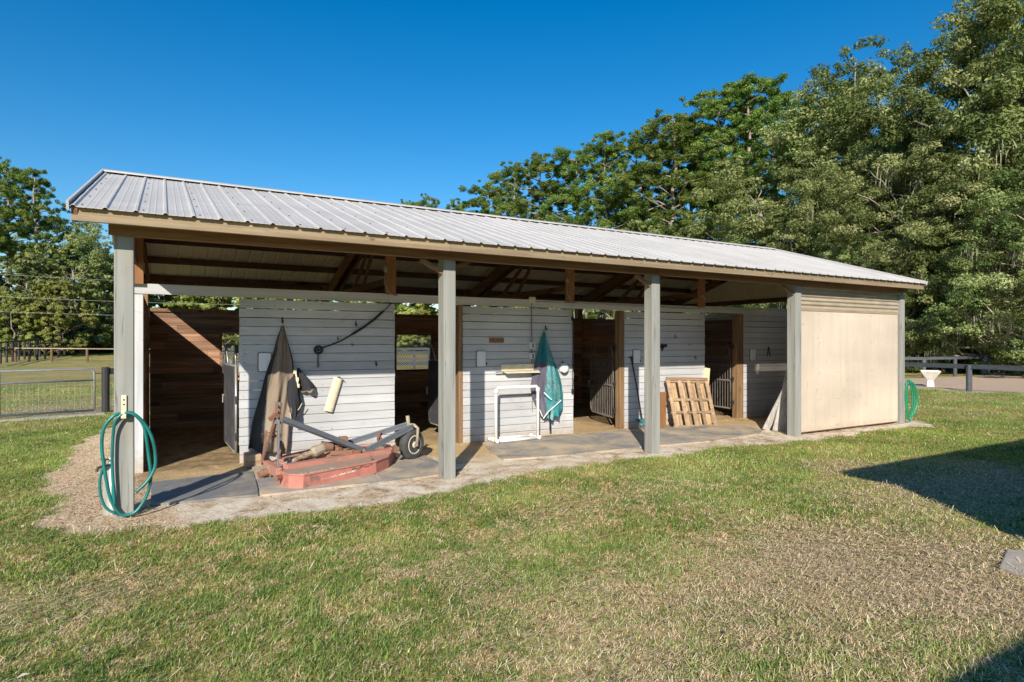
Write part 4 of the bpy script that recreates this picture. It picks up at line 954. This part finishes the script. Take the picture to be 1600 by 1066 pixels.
# ------------------------------------------------------------------ fences
def fence(name,lab,cat,pts,sp_,h,rails,pw,pm,rm,meshed=False,rail_t=.04,rail_h=.12,group=None,ph=None):
    t=thing(name,lab,cat,(pts[0][0],pts[0][1],float(gz(pts[0][0],pts[0][1]))),group)
    for a,b in zip(pts[:-1],pts[1:]):
        a=Vector((*a,0)); b=Vector((*b,0)); n_=max(1,round((b-a).length/sp_))
        q=[a+(b-a)*i/n_ for i in range(n_+1)]
        for i,c in enumerate(q):
            if i==n_ and b[:]!=Vector((*pts[-1],0))[:]: continue
            z=float(gz(c.x,c.y)); mb=MB(); mb.tube([(c.x,c.y,z-.1),(c.x,c.y,z+(ph or h)+random.uniform(-.01,.02))],pw/2,10) if pw<.15 or True else None
            mb.build('post',pm,t)
        for rz in rails:
            mb=MB()
            for c0,c1 in zip(q[:-1],q[1:]):
                z0,z1=float(gz(c0.x,c0.y)),float(gz(c1.x,c1.y)); s_=Vector((0,0,0))
                mb.bar((c0.x,c0.y,z0+rz),(c1.x,c1.y,z1+rz),rail_t,rail_h)
            mb.build('rail',rm,t)
        if meshed:
            mb=MB(); z=float(gz(a.x,a.y)); d_=(b-a); L_=d_.length; d_.normalize(); k=0; top=rails[0]
            st=.10 if L_<8 else .2
            while k*st<L_: c=a+d_*k*st; mb.bar((c.x,c.y,z+.02),(c.x,c.y,z+top),.004,.004,(1,0,0)); k+=1
            zz=.08
            while zz<top: mb.bar((a.x,a.y,z+zz),(b.x,b.y,z+zz),.004,.004); zz+=.10
            mb.build('wire_mesh',M['pipe'],t)
    return t
# farm gate at the left
t=thing('farm_gate','galvanised tube gate with wire infill at the left edge of the lawn','gate',(-1.0,9.4,0))
ga=Vector((-.93,9.45,0)); gb=Vector((-4.6,8.35,0)); gd=(gb-ga).normalized(); P=lambda u,z: tuple(ga+gd*u+Vector((0,0,z)))
mb=MB(); gl=3.6
mb.tube([P(.05,.06),P(.05,.86),P(.07,.91),P(.13,.94),P(gl-.1,.94),P(gl,.9),P(gl,.08),P(.05,.06)],.022,8)
mb.tube([P(.05,.70),P(gl,.70)],.020,8); mb.tube([P(1.62,.06),P(1.62,.92)],.028,8); mb.build('frame',M['pipe'],t,smooth=True)
mb=MB(); u=.1
while u<gl: mb.bar(P(u,.06),P(u,.70),.003,.003,(1,0,0)); u+=.10
z=.10
while z<.70: mb.bar(P(.05,z),P(gl,z),.003,.003); z+=.10
mb.build('wire_mesh',M['pipe'],t)
mb=MB(); mb.tube([P(.05,.85),P(-.08,.84)],.008,6); mb.build('latch_chain',M['darkmetal'],t)
mb=MB(); mb.prism([(-.8,9.25),(-4.6,8.1),(-4.7,7.85),(-.75,8.95)],-.03,.03); tag(mb.build('concrete_sill',M['slab'],bevel=.01),'long grey concrete strip under the tube gate','sill')
fence('wooden_fence','black post and rail fence with wire between the tube gate and the barn','fence',[(-.78,9.5),(1.6,10.2)],2.4,.98,[.88],.15,M['blackwood'],M['blackwood'],True,.05,.13)
# tan-railed paddock fence in the middle distance
fence('wooden_fence','brown post and tan top-rail fence across the paddock at left','fence',[(-9.0,50.1),(6.5,44.6)],2.44,1.02,[.98],.17,M['farpost'],M['farrail'],False,.16,.07)
fence('wooden_fence','dark fence whose rails run away to the trees from the left picture edge','fence',[(-9.4,42),(-9.2,50.3),(-8.6,62),(-6.0,82)],1.6,1.5,[1.45,.9],.14,M['blackwood'],M['blackwood'],False,.05,.10)
fence('wooden_fence','dark fence nearest the treeline, behind the receding fence at left','fence',[(-20,86),(-6,86),(-2.5,84)],2.6,1.9,[1.85],.14,M['blackwood'],M['blackwood'],False,.05,.10)
fence('wooden_fence','black fence diverging left of the tan-railed paddock fence','fence',[(-8.2,50.0),(-5.5,78)],2.0,1.3,[1.25],.15,M['blackwood'],M['greyfence'],False,.05,.12)
# fences seen through the stall windows behind the barn
fence('wooden_fence','three-rail grey fence seen through the stall windows behind the barn','fence',[(1.5,15.5),(13,12.5),(21,10.6)],2.2,1.25,[1.15,.78,.42],.12,M['greyfence'],M['greyfence'],False,.04,.11)
fence('wooden_fence','grey fence further behind the barn, beyond the three-rail fence','fence',[(2,24),(22,19)],2.4,1.25,[1.2,.7],.12,M['greyfence'],M['greyfence'],False,.04,.11)
# arena fences at right
fence('wooden_fence','dark grey rail fence on posts along the near edge of the sand arena','fence',[(22.6,6.6),(21.95,3.05),(21.2,-1.0),(20.8,-4.5)],3.9,.80,[.76],.16,M['greyfence'],M['greyfence'],False,.05,.14)
fence('wooden_fence','grey rail fence on posts along the far side of the sand arena','fence',[(27.2,8.6),(28.6,7.6),(33.2,7.3)],1.9,.80,[.82],.15,M['greyfence'],M['greyfence'],False,.05,.12)
fence('wooden_fence','wire mesh fence with dark top rail under the trees beyond the arena','fence',[(33.4,7.2),(40,-1)],2.6,.80,[.80],.12,M['greyfence'],M['blackwood'],True,.05,.10)
fence('wooden_fence','low dark fence in the shade between the trees behind the arena','fence',[(25,12),(34,10.5),(41,8)],2.4,.8,[.78],.12,M['blackwood'],M['blackwood'],True,.05,.08)
# urn
t=thing('stone_planter','white cast-stone pedestal planter shaped like an inverted cone on the arena sand','planter',(23.2,4.75,0))
def sq(mb,prof,c,rot_):
    V=[];n_=4
    for (r_,z) in prof:
        for j in range(n_): a=rot_+math.pi/4+j*math.pi/2; V.append((c[0]+r_*math.cos(a),c[1]+r_*math.sin(a),z))
    k=len(prof); mb.add(V,[(i*n_+j,i*n_+(j+1)%n_,(i+1)*n_+(j+1)%n_,(i+1)*n_+j) for i in range(k-1) for j in range(n_)]+[tuple(range(n_-1,-1,-1)),tuple(range((k-1)*n_,k*n_))])
mb=MB(); sq(mb,[(.15,-.02),(.15,.1),(.12,.2),(.40,.50),(.41,.54),(.38,.54),(.36,.50),(.2,.36)],(23.2,4.75),.5); mb.build('bowl',M['stonew'],t,bevel=.012)
# power lines and poles at left
for i,(z0,z1) in enumerate(((7.0,6.9),(5.2,5.0),(3.95,3.8))):
    mb=MB(); pts=[(-19+u*30,58+0*u,gz(-19+u*30,58)+z0+(z1-z0)*u-.8*4*u*(1-u)*.25) for u in np.linspace(0,1,20)]
    mb.tube(pts,.013,5); tag(mb.build('power_line',M['pipe']),['topmost thin grey wire crossing in front of the left trees','middle thin grey wire crossing in front of the left trees','lowest thin grey wire crossing in front of the left trees'][i],'wire','wires crossing the left trees')
for x in (-19,11):
    mb=MB(); mb.tube([(x,58,0),(x,58,7.8)],[.15,.11],8); tag(mb.build('utility_pole',M['farpost']),'utility pole outside the left edge of the view' if x<0 else 'utility pole hidden behind the barn roof','pole')
t=thing('brick_shed','red-brown shed half hidden by bushes behind the left paddock','shed',(-3.2,88,.8))
mb=MB(); mb.box(-5.6,1.0,88,93,.6,3.9); mb.build('wall',M['brick'],t); mb=MB(); mb.prism([(-6,3.9),(-2.3,5.2),(1.4,3.9)],87.6,93.4,M=Matrix(((1,0,0,0),(0,0,1,0),(0,1,0,0),(0,0,0,1)))); mb.build('roof',M['shingle'],t)

# ------------------------------------------------------------------ trees
def leaves(C,Rad,N,size,rs,asp=.55,flat=1.0,hollow=.35):
    """C: k x 3 cluster centres, Rad: k radii, N leaves per unit"""
    k=len(C); w_=Rad**2; cnt=rs.multinomial(N,w_/w_.sum()); idx=np.repeat(np.arange(k),cnt); n_=len(idx)
    d=rs.normal(size=(n_,3)); d/=np.linalg.norm(d,axis=1)[:,None]
    r=(hollow+(1-hollow)*rs.random(n_)**.6)
    lump=1+.25*np.sin(d[:,0]*5+idx)*np.cos(d[:,2]*4+idx*2)
    pos=C[idx]+d*(r*Rad[idx]*lump)[:,None]*np.array([1,1,flat])
    nn=d*.85+np.array([0,0,.45])+rs.normal(size=(n_,3))*.42
    u=np.cross(nn,rs.normal(size=(n_,3))); u/=np.linalg.norm(u,axis=1)[:,None]+1e-9
    v=np.cross(u,nn); v/=np.linalg.norm(v,axis=1)[:,None]+1e-9
    s=size*(.6+.8*rs.random(n_))
    a=u*s[:,None]; b=v*(s*asp)[:,None]
    V=np.stack([pos-a,pos-b*.9+a*.1,pos+a,pos+b*.9-a*.1],1).reshape(-1,3)
    ctone=rs.random(k)[idx]*.60
    rnd=np.clip(ctone+rs.random(n_)*.36+.02,0,1)
    F=np.arange(n_*4).reshape(-1,4)
    return V,F,rnd
def limb(mb,a,b,r0,r1,rs,wob=.12,n_=5):
    a=np.array(a);b=np.array(b); L_=np.linalg.norm(b-a); pts=[a+(b-a)*i/n_+(rs.normal(size=3)*wob*L_*.35*math.sin(math.pi*i/n_)) for i in range(n_+1)]
    mb.tube(pts,[r0+(r1-r0)*i/n_ for i in range(n_+1)],6); return pts
def make_oak(seed,H,Rc,N=36000,low=.25,leafsize=.13,leaf='oak',mossy=True,nclus=60):
    rs=np.random.default_rng(seed); tr=MB(); random.seed(seed)
    lean=rs.normal(size=2)*.05*H; top=np.array([lean[0],lean[1],H*.72])
    tp=limb(tr,(0,0,-.2),top,.022*H,.008*H,rs,.10,8)
    C=[];Rd=[]
    for i in range(nclus):
        f=i/nclus; z=H*(low+(.97-low)*((i+rs.random())/nclus)); hh=(z/H-low)/(1-low)
        env=Rc*math.sqrt(max(.03,1-abs(hh*1.75-.78)**2.2/1.05)) if hh*1.75<1.85 else Rc*.35
        env=Rc*(.55+.45*math.sin(min(1,hh*1.6+.25)*math.pi/2))*math.sqrt(max(.04,1-max(0,hh-.35)**1.7/.52))
        an=i*2.4+rs.random()*1.2; rr=env*(.25+.75*rs.random()**.45)
        C.append((top[0]*hh+rr*math.cos(an),top[1]*hh+rr*math.sin(an),z)); Rd.append((.075+.07*rs.random())*H*(.75 if hh>.75 else 1))
    C=np.array(C);Rd=np.array(Rd)
    for i in rs.choice(nclus,min(nclus,26),replace=False):
        c=C[i]; j=min(len(tp)-1,max(1,int((c[2]/H-.18)/.72*8))); q=tp[j]; limb(tr,q,c*.92+np.array(q)*.08,.008*H*(1.2-c[2]/H),.002*H,rs,.25,4)
    # sub clusters: break each ball into smaller tufts
    sub=[];sr=[]
    for c,r_ in zip(C,Rd):
        for _ in range(9):
            d_=rs.normal(size=3); d_/=np.linalg.norm(d_); sub.append(c+d_*r_*(.35+.6*rs.random())*np.array([1.15,1.15,.75])); sr.append(r_*(.20+.24*rs.random()))
    sub=np.array(sub); sr=np.array(sr)
    V,F,rnd=leaves(sub,sr,N,leafsize,rs,flat=.6,hollow=.45)
    moss=None
    if mossy:
        mv=[];
        for c,r_ in zip(sub,sr):
            if rs.random()<.07 and c[2]<H*.6:
                n_=46; ox=rs.normal(size=(n_,2))*r_*.42; ln=(.3+1.2*rs.random(n_)**2)*.06*H
                for (x,y),l_ in zip(ox,ln):
                    an=rs.random()*3.14; dx,dy=math.cos(an)*.022,math.sin(an)*.022; zt_=c[2]-r_*.6*rs.random(); x+=c[0]; y+=c[1]; jx=rs.normal()*.1
                    mv+=[(x-dx,y-dy,zt_),(x+dx,y+dy,zt_),(x+dx*.5+jx,y+dy*.5,zt_-l_*.6),(x-dx*.3+jx,y-dy*.3,zt_-l_)]
        moss=np.array(mv)
    return dict(tr=tr,V=V,F=F,rnd=rnd,leaf=leaf,moss=moss,H=H)
def make_pine(seed,H,N=85000,crown=.5,Rc=.17):
    rs=np.random.default_rng(seed); tr=MB(); random.seed(seed)
    top=np.array([rs.normal()*.3,rs.normal()*.3,H*.97]); tp=limb(tr,(0,0,-.2),top,.013*H,.003*H,rs,.03,10)
    C=[];Rd=[]
    nc=34
    for i in range(nc):
        f=(i+rs.random())/nc; z=H*(1-crown+crown*f*.98); env=Rc*H*math.sin(math.pi*min(.97,(.22+.75*f)))**.7*(1.0 if f>.12 else .7)
        an=i*2.4+rs.random(); rr=env*(.35+.75*rs.random()); c=np.array([top[0]*f+rr*math.cos(an),top[1]*f+rr*math.sin(an),z+rr*.15])
        C.append(c);Rd.append(H*(.035+.035*rs.random())*(1.15-.3*f))
        j=min(10,int(z/H*10)); q=tp[j]; limb(tr,(q[0],q[1],z-rr*.25),c,.0035*H,.001*H,rs,.15,3)
    for z in (.3,.36,.42): 
        an=rs.random()*6; limb(tr,(0,0,z*H),(math.cos(an)*H*.07,math.sin(an)*H*.07,z*H+.3),.003*H,.001*H,rs,.15,3)
    sub=[];sr=[]
    for c,r_ in zip(C,Rd):
        for _ in range(9):
            d_=rs.normal(size=3); d_/=np.linalg.norm(d_); sub.append(c+d_*r_*np.array([1.5,1.5,.6])*(.4+.7*rs.random())); sr.append(r_*(.22+.2*rs.random()))
    V,F,rnd=leaves(np.array(sub),np.array(sr),N,.105,rs,asp=.30,flat=.8,hollow=.1)
    return dict(tr=tr,V=V,F=F,rnd=rnd,leaf='pine',moss=None,H=H)
def make_bush(seed,H,Rc,N=9000,leaf='bush',size=.09):
    rs=np.random.default_rng(seed); tr=MB(); C=[];Rd=[]
    for i in range(16):
        an=rs.random()*6.28; rr=Rc*rs.random()**.6; z=H*(.15+.75*rs.random()*(1-rr/Rc*.6)); C.append((rr*math.cos(an),rr*math.sin(an),z)); Rd.append(H*(.10+.14*rs.random()))
        limb(tr,(rr*.2*math.cos(an),rr*.2*math.sin(an),-.1),C[-1],.02*H,.006*H,rs,.1,3)
    V,F,rnd=leaves(np.array(C),np.array(Rd),N,size,rs,asp=.6,hollow=.2)
    return dict(tr=tr,V=V,F=F,rnd=rnd,leaf=leaf,moss=None,H=H)
PROTO={}
def plant(kind,name,lab,cat,x,y,H,rz,group,sx=1.0):
    d=PROTO[kind]; z=float(gz(x,y)); s=H/d['H']
    t=thing(name,lab,cat,(x,y,z),group); t.rotation_euler=(0,0,rz); t.scale=(s*sx,s*sx,s)
    if 'obs' not in d:
        t0l=t.location.copy(); t.location=(0,0,0)
        a=d['tr'].build('trunk',M['bark'],None,smooth=True)
        b=fast_mesh('crown',d['V'],d['F'],M[d['leaf']],d['rnd'])
        obs=[a,b]
        if d['moss'] is not None and len(d['moss']):
            n_=len(d['moss'])//4; obs.append(fast_mesh('hanging_moss',d['moss'],np.arange(n_*4).reshape(-1,4),M['moss'],np.random.default_rng(1).random(n_))); obs[-1]['kind']='stuff'
        d['obs']=obs; t.location=t0l
        for o in obs: o.parent=t
    else:
        for o in d['obs']:
            c=o.copy(); COL.objects.link(c); c.parent=t
    return t
PROTO['oakA']=make_oak(11,20,5.0,78000,.22,.10,nclus=50); PROTO['oakB']=make_oak(12,20,4.4,74000,.2,.10,nclus=44); PROTO['oakC']=make_oak(13,14,5.5,72000,.10,.08,nclus=56); PROTO['oakD']=make_oak(14,14,5.0,68000,.08,.08,nclus=54)
PROTO['pineA']=make_pine(21,24,crown=.55); PROTO['pineB']=make_pine(22,24,crown=.45); PROTO['pineC']=make_pine(23,24,crown=.62,Rc=.14)
PROTO['broad']=make_oak(31,12,5.5,42000,.05,.17,'bright',False,50); PROTO['broad2']=make_oak(32,12,5.0,42000,.05,.17,'oak',False,50)
PROTO['bushA']=make_bush(41,3,2.2,12000); PROTO['bushB']=make_bush(42,3,2.0,12000,'bright',.10)
def at(px,d):
    """ground point seen at picture column px, d metres in front of the viewer"""
    l_=(px-800)/952*d; return CX+l_*math.cos(YAW)+d*math.sin(YAW), CY-l_*math.sin(YAW)+d*math.cos(YAW)
def HT(py,d,x,y): return 1.5+(535.5-py)/952*d-float(gz(x,y))
rt=random.Random(5)
def tree(kind,name,lab,cat,px,py,d,group,sx=1.0):
    x,y=at(px,d); return plant(kind,name,lab,cat,x,y,HT(py,d,x,y),rt.uniform(0,6.28),group,sx)
G1='pines rising over the barn roof'; G2='live oaks behind the arena and barn end'; G3='trees at the left edge'; G4='trees along the far field behind the barn'; G5='bushes under the trees'
ordn=['first','second','third','fourth','fifth','sixth','seventh','eighth','ninth','tenth','eleventh','twelfth','thirteenth','fourteenth','fifteenth','sixteenth']
pin=[(636,312,98),(668,304,96),(720,312,92),(762,286,76),(802,256,70),(850,246,66),(905,232,64),(950,206,60),(1000,214,60),(1045,176,58),(1078,196,64),(1118,146,60),(1165,124,58),(1212,140,60)]
for i,(px,py,d) in enumerate(pin):
    tree(['pineA','pineC','pineB'][i%3],'pine_tree','green pine, '+ordn[i]+' from the left of the pines above the barn roof','pine tree',px,py,d,G1,1.15 if d<80 else .75)
oks=[('oakB',1300,92,46,1.0,'tall dark oak whose top rises highest left of the gap in the crowns'),('oakA',1262,150,50,1.0,'tall oak just left of the highest middle crown'),('oakA',1400,150,42,.85,'tall oak with sky gaps beside the right crowns'),('oakB',1478,66,38,.85,'tall oak left of the one touching the top corner'),
 ('oakA',1560,15,33,.95,'tallest oak, reaching the top right corner of the picture'),('oakB',1640,-30,31,1.0,'oak cut by the right picture edge'),
 ('oakC',1190,262,50,1.15,'pale green oak low in front of the pines, above the roof'),('oakD',1110,330,54,1.1,'low oak over the right half of the roof, behind the ridge'),('oakC',1290,250,42,1.0,'mid-height oak behind the right end of the roof'),('oakD',1370,290,36,1.0,'spreading oak just beyond the roof end with hanging moss'),
 ('oakC',1455,235,33,1.0,'pale spreading oak above the grey planter'),('oakD',1540,250,29,1.0,'large pale oak crown above the dark gap in the trees'),('oakC',1630,200,26,1.0,'nearest oak with bare trunk at the right edge'),
 ('oakC',1000,352,60,1.1,'low oak showing just over the middle of the ridge'),('oakD',1230,340,40,1.0,'low rounded oak right behind the roof ridge'),('oakD',1415,330,31,.8,'mossy low oak next to the far grey post'),('oakD',1330,360,33,.9,'low mossy oak behind the roof end'),('oakC',930,345,64,1.0,'leafy oak under the pines left of the ridge centre'),('oakD',860,350,70,1.1,'leafy oak at the left foot of the pine row')]
for k,px,py,d,sx,lab in oks: tree(k,'oak_tree',lab,'oak tree',px,py,d,G2,sx)
lf=[('pineA',8,252,66,1.0,'tall pine cut by the left picture edge'),('pineC',58,262,64,1.0,'tall pine second from the left edge'),('pineB',-40,240,60,1.0,'pine just outside the left edge'),('broad2',118,372,60,1.0,'bushy oak left of the barn eave'),('oakC',160,345,66,.9,'oak whose limbs show beside the leftmost grey post'),('broad2',40,400,56,1.0,'rounded tree under the two left pines'),('broad',92,438,54,.9,'yellow-green tree in front of the left oaks'),('oakD',-10,420,54,1.0,'leafy oak at the left edge'),('broad2',185,400,70,1.1,'dense tree directly behind the leftmost grey post'),('oakD',90,330,74,.9,'dark oak in the gap behind the left pines'),('broad',20,455,52,.8,'low sunny tree at the left edge above the dark fence')]
for k,px,py,d,sx,lab in lf: tree(k,'pine_tree' if k[:4]=='pine' else 'oak_tree',lab,'pine tree' if k[:4]=='pine' else 'oak tree',px,py,d,G3,sx)
i=0
for px in range(225,1260,62):
    d=74-.012*(px-225)+rt.uniform(-4,4)
    tree(['broad','broad2'][i%3==1],'field_tree','leafy field tree seen through the gaps under the roof, '+ordn[i%16]+' from the left'+(' end' if i<16 else ' and last'),'tree',px,405+rt.uniform(-15,20),d,G4,1.15); i+=1
bs=[(1425,505,27),(1465,488,28),(1500,478,27),(1545,490,27.5),(1590,500,25),(1395,495,28),(1620,495,23),(1360,500,29),(1478,520,25),(1575,520,30)]
for i,(px,py,d) in enumerate(bs): tree(['bushA','bushB'][i%4==3],'leafy_bush','green bush, '+ordn[i]+' planted of those under the oaks beyond the arena','bush',px,py,d+6,G5,1.2)
bl_=[(20,500,56),(60,505,58),(108,498,60),(140,505,62),(168,498,62),(-15,500,54),(190,505,60)]
for i,(px,py,d) in enumerate(bl_): tree(['bushB','bushA'][i%3==1],'leafy_bush','yellow-green bush, '+ordn[i]+' of those under the left trees','bush',px,py,d+4,'bushes under the left trees',1.3)
# dark undergrowth mass at the foot of the woods
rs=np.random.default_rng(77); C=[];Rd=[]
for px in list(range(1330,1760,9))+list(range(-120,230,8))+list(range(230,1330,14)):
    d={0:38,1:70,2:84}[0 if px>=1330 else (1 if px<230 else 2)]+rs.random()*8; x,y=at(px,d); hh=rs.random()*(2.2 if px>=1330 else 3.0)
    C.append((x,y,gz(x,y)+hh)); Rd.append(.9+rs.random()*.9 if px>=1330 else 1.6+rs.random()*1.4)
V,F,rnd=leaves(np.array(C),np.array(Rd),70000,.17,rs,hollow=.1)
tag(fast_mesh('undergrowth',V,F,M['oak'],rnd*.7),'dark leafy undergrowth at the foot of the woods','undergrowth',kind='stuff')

# ------------------------------------------------------------------ grass blades and straw
def wedge(n_,r0,r1,rs,half=R(44)):
    a=YAW+(rs.random(n_)*2-1)*half; r=np.sqrt(r0**2+rs.random(n_)*(r1**2-r0**2))
    return CX+r*np.sin(a),CY+r*np.cos(a),r
rs=np.random.default_rng(99); VV=[];RR=[]
def blades(n_,r0,r1,hgt,wid,flat=False):
    x,y,r=wedge(n_,r0,r1,rs); dirt_,ar_,dry_=masks(x,y)
    pr=(1-dirt_)*(1-ar_)
    if flat: pr=pr*(.07+1.0*dry_)+dirt_*.05*(x<13)
    else: pr=pr*(1-.62*dry_)*(.45+.55*sm(fbm(x*6,y*6,2),.35,.6))
    house=(y>1.6)&(x>-.1)&(x<12.4)&(y<6)
    k=(rs.random(n_)<pr)&~house&~((x>.1)&(x<9.3)&(y>.05)&(y<1.95)&(rs.random(n_)<.97)); x,y,dry_=x[k],y[k],dry_[k]; n_=len(x)
    z=gz(x,y)+(fbm(x*1.3,y*1.3)-.5)*.035-.006
    an=rs.random(n_)*6.283
    if flat: an=np.where(rs.random(n_)<.6,.35+rs.normal(size=n_)*.45+fbm(x*.8,y*.8,2)*2-1,an)
    h=hgt*(.5+rs.random(n_))*(1-.4*dry_); w_=wid*(.7+.6*rs.random(n_))
    dx,dy=np.cos(an),np.sin(an)
    if flat:
        ln=h*1.6; zz=z+.008+.02*rs.random(n_); up=rs.normal(size=n_)*.25*ln
        c=rs.normal(size=n_)*.3*ln
        V=np.stack([np.stack([x-dx*ln/2-dy*w_/2,y-dy*ln/2+dx*w_/2,zz],1),np.stack([x-dx*ln/2+dy*w_/2,y-dy*ln/2-dx*w_/2,zz],1),
                    np.stack([x+dx*ln/2+dy*w_/2-dy*c,y+dy*ln/2-dx*w_/2+dx*c,np.maximum(zz+up,z+.004)],1),np.stack([x+dx*ln/2-dy*w_/2-dy*c,y+dy*ln/2+dx*w_/2+dx*c,np.maximum(zz+up,z+.004)],1)],1)
        RR.append(.62+.38*rs.random(n_)); VV.append(V); return
    ben=.5+1.3*rs.random(n_); bx,by=np.cos(an+1.3)*ben*h,np.sin(an+1.3)*ben*h
    tx,ty,tz=x+bx,y+by,z+h
    m_=.5; mx,my=x+bx*.3,y+by*.3
    patch=fbm(x*1.7+3,y*1.7,3); big=fbm(x*.5+1,y*.5+8,2); g=np.clip(.30+(patch-.5)*.5+(big-.5)*.35+rs.normal(size=n_)*(.18 if r1<8 else .09)-.02,0,.6)
    fine=fbm(x*9+5,y*9,2); brown=rs.random(n_)<np.clip((.07+sm(fine,.52,.68)*.62)*(1 if r1<8 else .35)+.6*dry_,0,.95); g=np.where(brown,.62+.36*rs.random(n_)**1.2,g); h=h*np.where(brown,.55,1.0); tz=z+h; mz=z+h*.62
    V1=np.stack([np.stack([x-dx*w_/2,y-dy*w_/2,z-.004],1),np.stack([x+dx*w_/2,y+dy*w_/2,z-.004],1),np.stack([mx+dx*w_*.42,my+dy*w_*.42,mz],1),np.stack([mx-dx*w_*.42,my-dy*w_*.42,mz],1)],1)
    V2=np.stack([V1[:,3],V1[:,2],np.stack([tx+dx*w_*.08,ty+dy*w_*.08,tz],1),np.stack([tx-dx*w_*.08,ty-dy*w_*.08,tz],1)],1)
    VV.append(V1);RR.append(g);VV.append(V2);RR.append(g)
blades(150000,2.4,4.6,.023,.0034); blades(170000,4.6,7.5,.025,.0046); blades(170000,7.5,13,.028,.007); blades(140000,13,26,.034,.011)
blades(60000,2.4,5,.026,.0028,True); blades(62000,5,9,.034,.0042,True); blades(14000,9,14,.045,.007,True)
V=np.concatenate(VV).reshape(-1,3); rr=np.concatenate(RR)
tag(fast_mesh('grass',V,np.arange(len(V)).reshape(-1,4),M['grass'],rr),'mown green and straw-coloured grass covering the lawn','grass',kind='stuff')
# fallen leaves on the lawn
n_=260; x,y,r=wedge(n_,2.5,12,rs); a=rs.random(n_)*6.28; ln=.012+.016*rs.random(n_); k=~((y>-.1)&(x>-.1)&(x<12.4)); x,y,a,ln=x[k],y[k],a[k],ln[k]
z=.028+.01*rs.random(len(x)); dx,dy=np.cos(a)*ln,np.sin(a)*ln
V=np.stack([np.stack([x-dx,y-dy,z],1),np.stack([x+dy*.5,y-dx*.5,z+.008],1),np.stack([x+dx,y+dy,z+.004],1),np.stack([x-dy*.5,y+dx*.5,z+.01],1)],1).reshape(-1,3)
m,n,l,p=newmat('fallen leaf'); at_=n.new('ShaderNodeAttribute'); at_.attribute_name='rnd'; l.new(ramp(n,l,at_.outputs['Fac'],[(0,(.16,.07,.03)),(.5,(.42,.22,.09)),(.8,(.62,.50,.30)),(1,(.7,.65,.55))]),p.inputs['Base Color']); p.inputs['Roughness'].default_value=.8
tag(fast_mesh('fallen_leaves',V,np.arange(len(V)).reshape(-1,4),m,rs.random(len(x))),'dry brown leaves scattered on the lawn','leaves',kind='stuff')
# pine straw litter on the bare ground
n_=42000; x=rs.uniform(-.9,12.8,n_); y=rs.uniform(-.8,4.5,n_); d_,_,_=masks(x,y)
k=(rs.random(n_)<d_)&((x<.15)|(y<.15)|(rs.random(n_)<.06))&((x<0.2)|(rs.random(n_)<sm(fbm(x*3+2,y*3),.45,.62)*.55)); x,y=x[k],y[k]; n_=len(x)
an=rs.random(n_)*6.28; ln=.03+.07*rs.random(n_); w_=.0019; dx,dy=np.cos(an)*ln/2,np.sin(an)*ln/2; z=np.full(n_,.010); zz=z+rs.random(n_)*.012
V=np.stack([np.stack([x-dx-dy/ln*2*w_,y-dy+dx/ln*2*w_,z],1),np.stack([x-dx+dy/ln*2*w_,y-dy-dx/ln*2*w_,z],1),np.stack([x+dx+dy/ln*2*w_,y+dy-dx/ln*2*w_,zz],1),np.stack([x+dx-dy/ln*2*w_,y+dy+dx/ln*2*w_,zz],1)],1).reshape(-1,3)
m,n,l,p=newmat('pine straw'); at_=n.new('ShaderNodeAttribute'); at_.attribute_name='rnd'; l.new(ramp(n,l,at_.outputs['Fac'],[(0,(.16,.085,.04)),(.4,(.42,.27,.15)),(1,(.80,.63,.42))]),p.inputs['Base Color']); p.inputs['Roughness'].default_value=.9
tag(fast_mesh('pine_straw',V,np.arange(len(V)).reshape(-1,4),m,rs.random(n_)),'brown pine straw scattered on the bare ground','pine straw',kind='stuff')
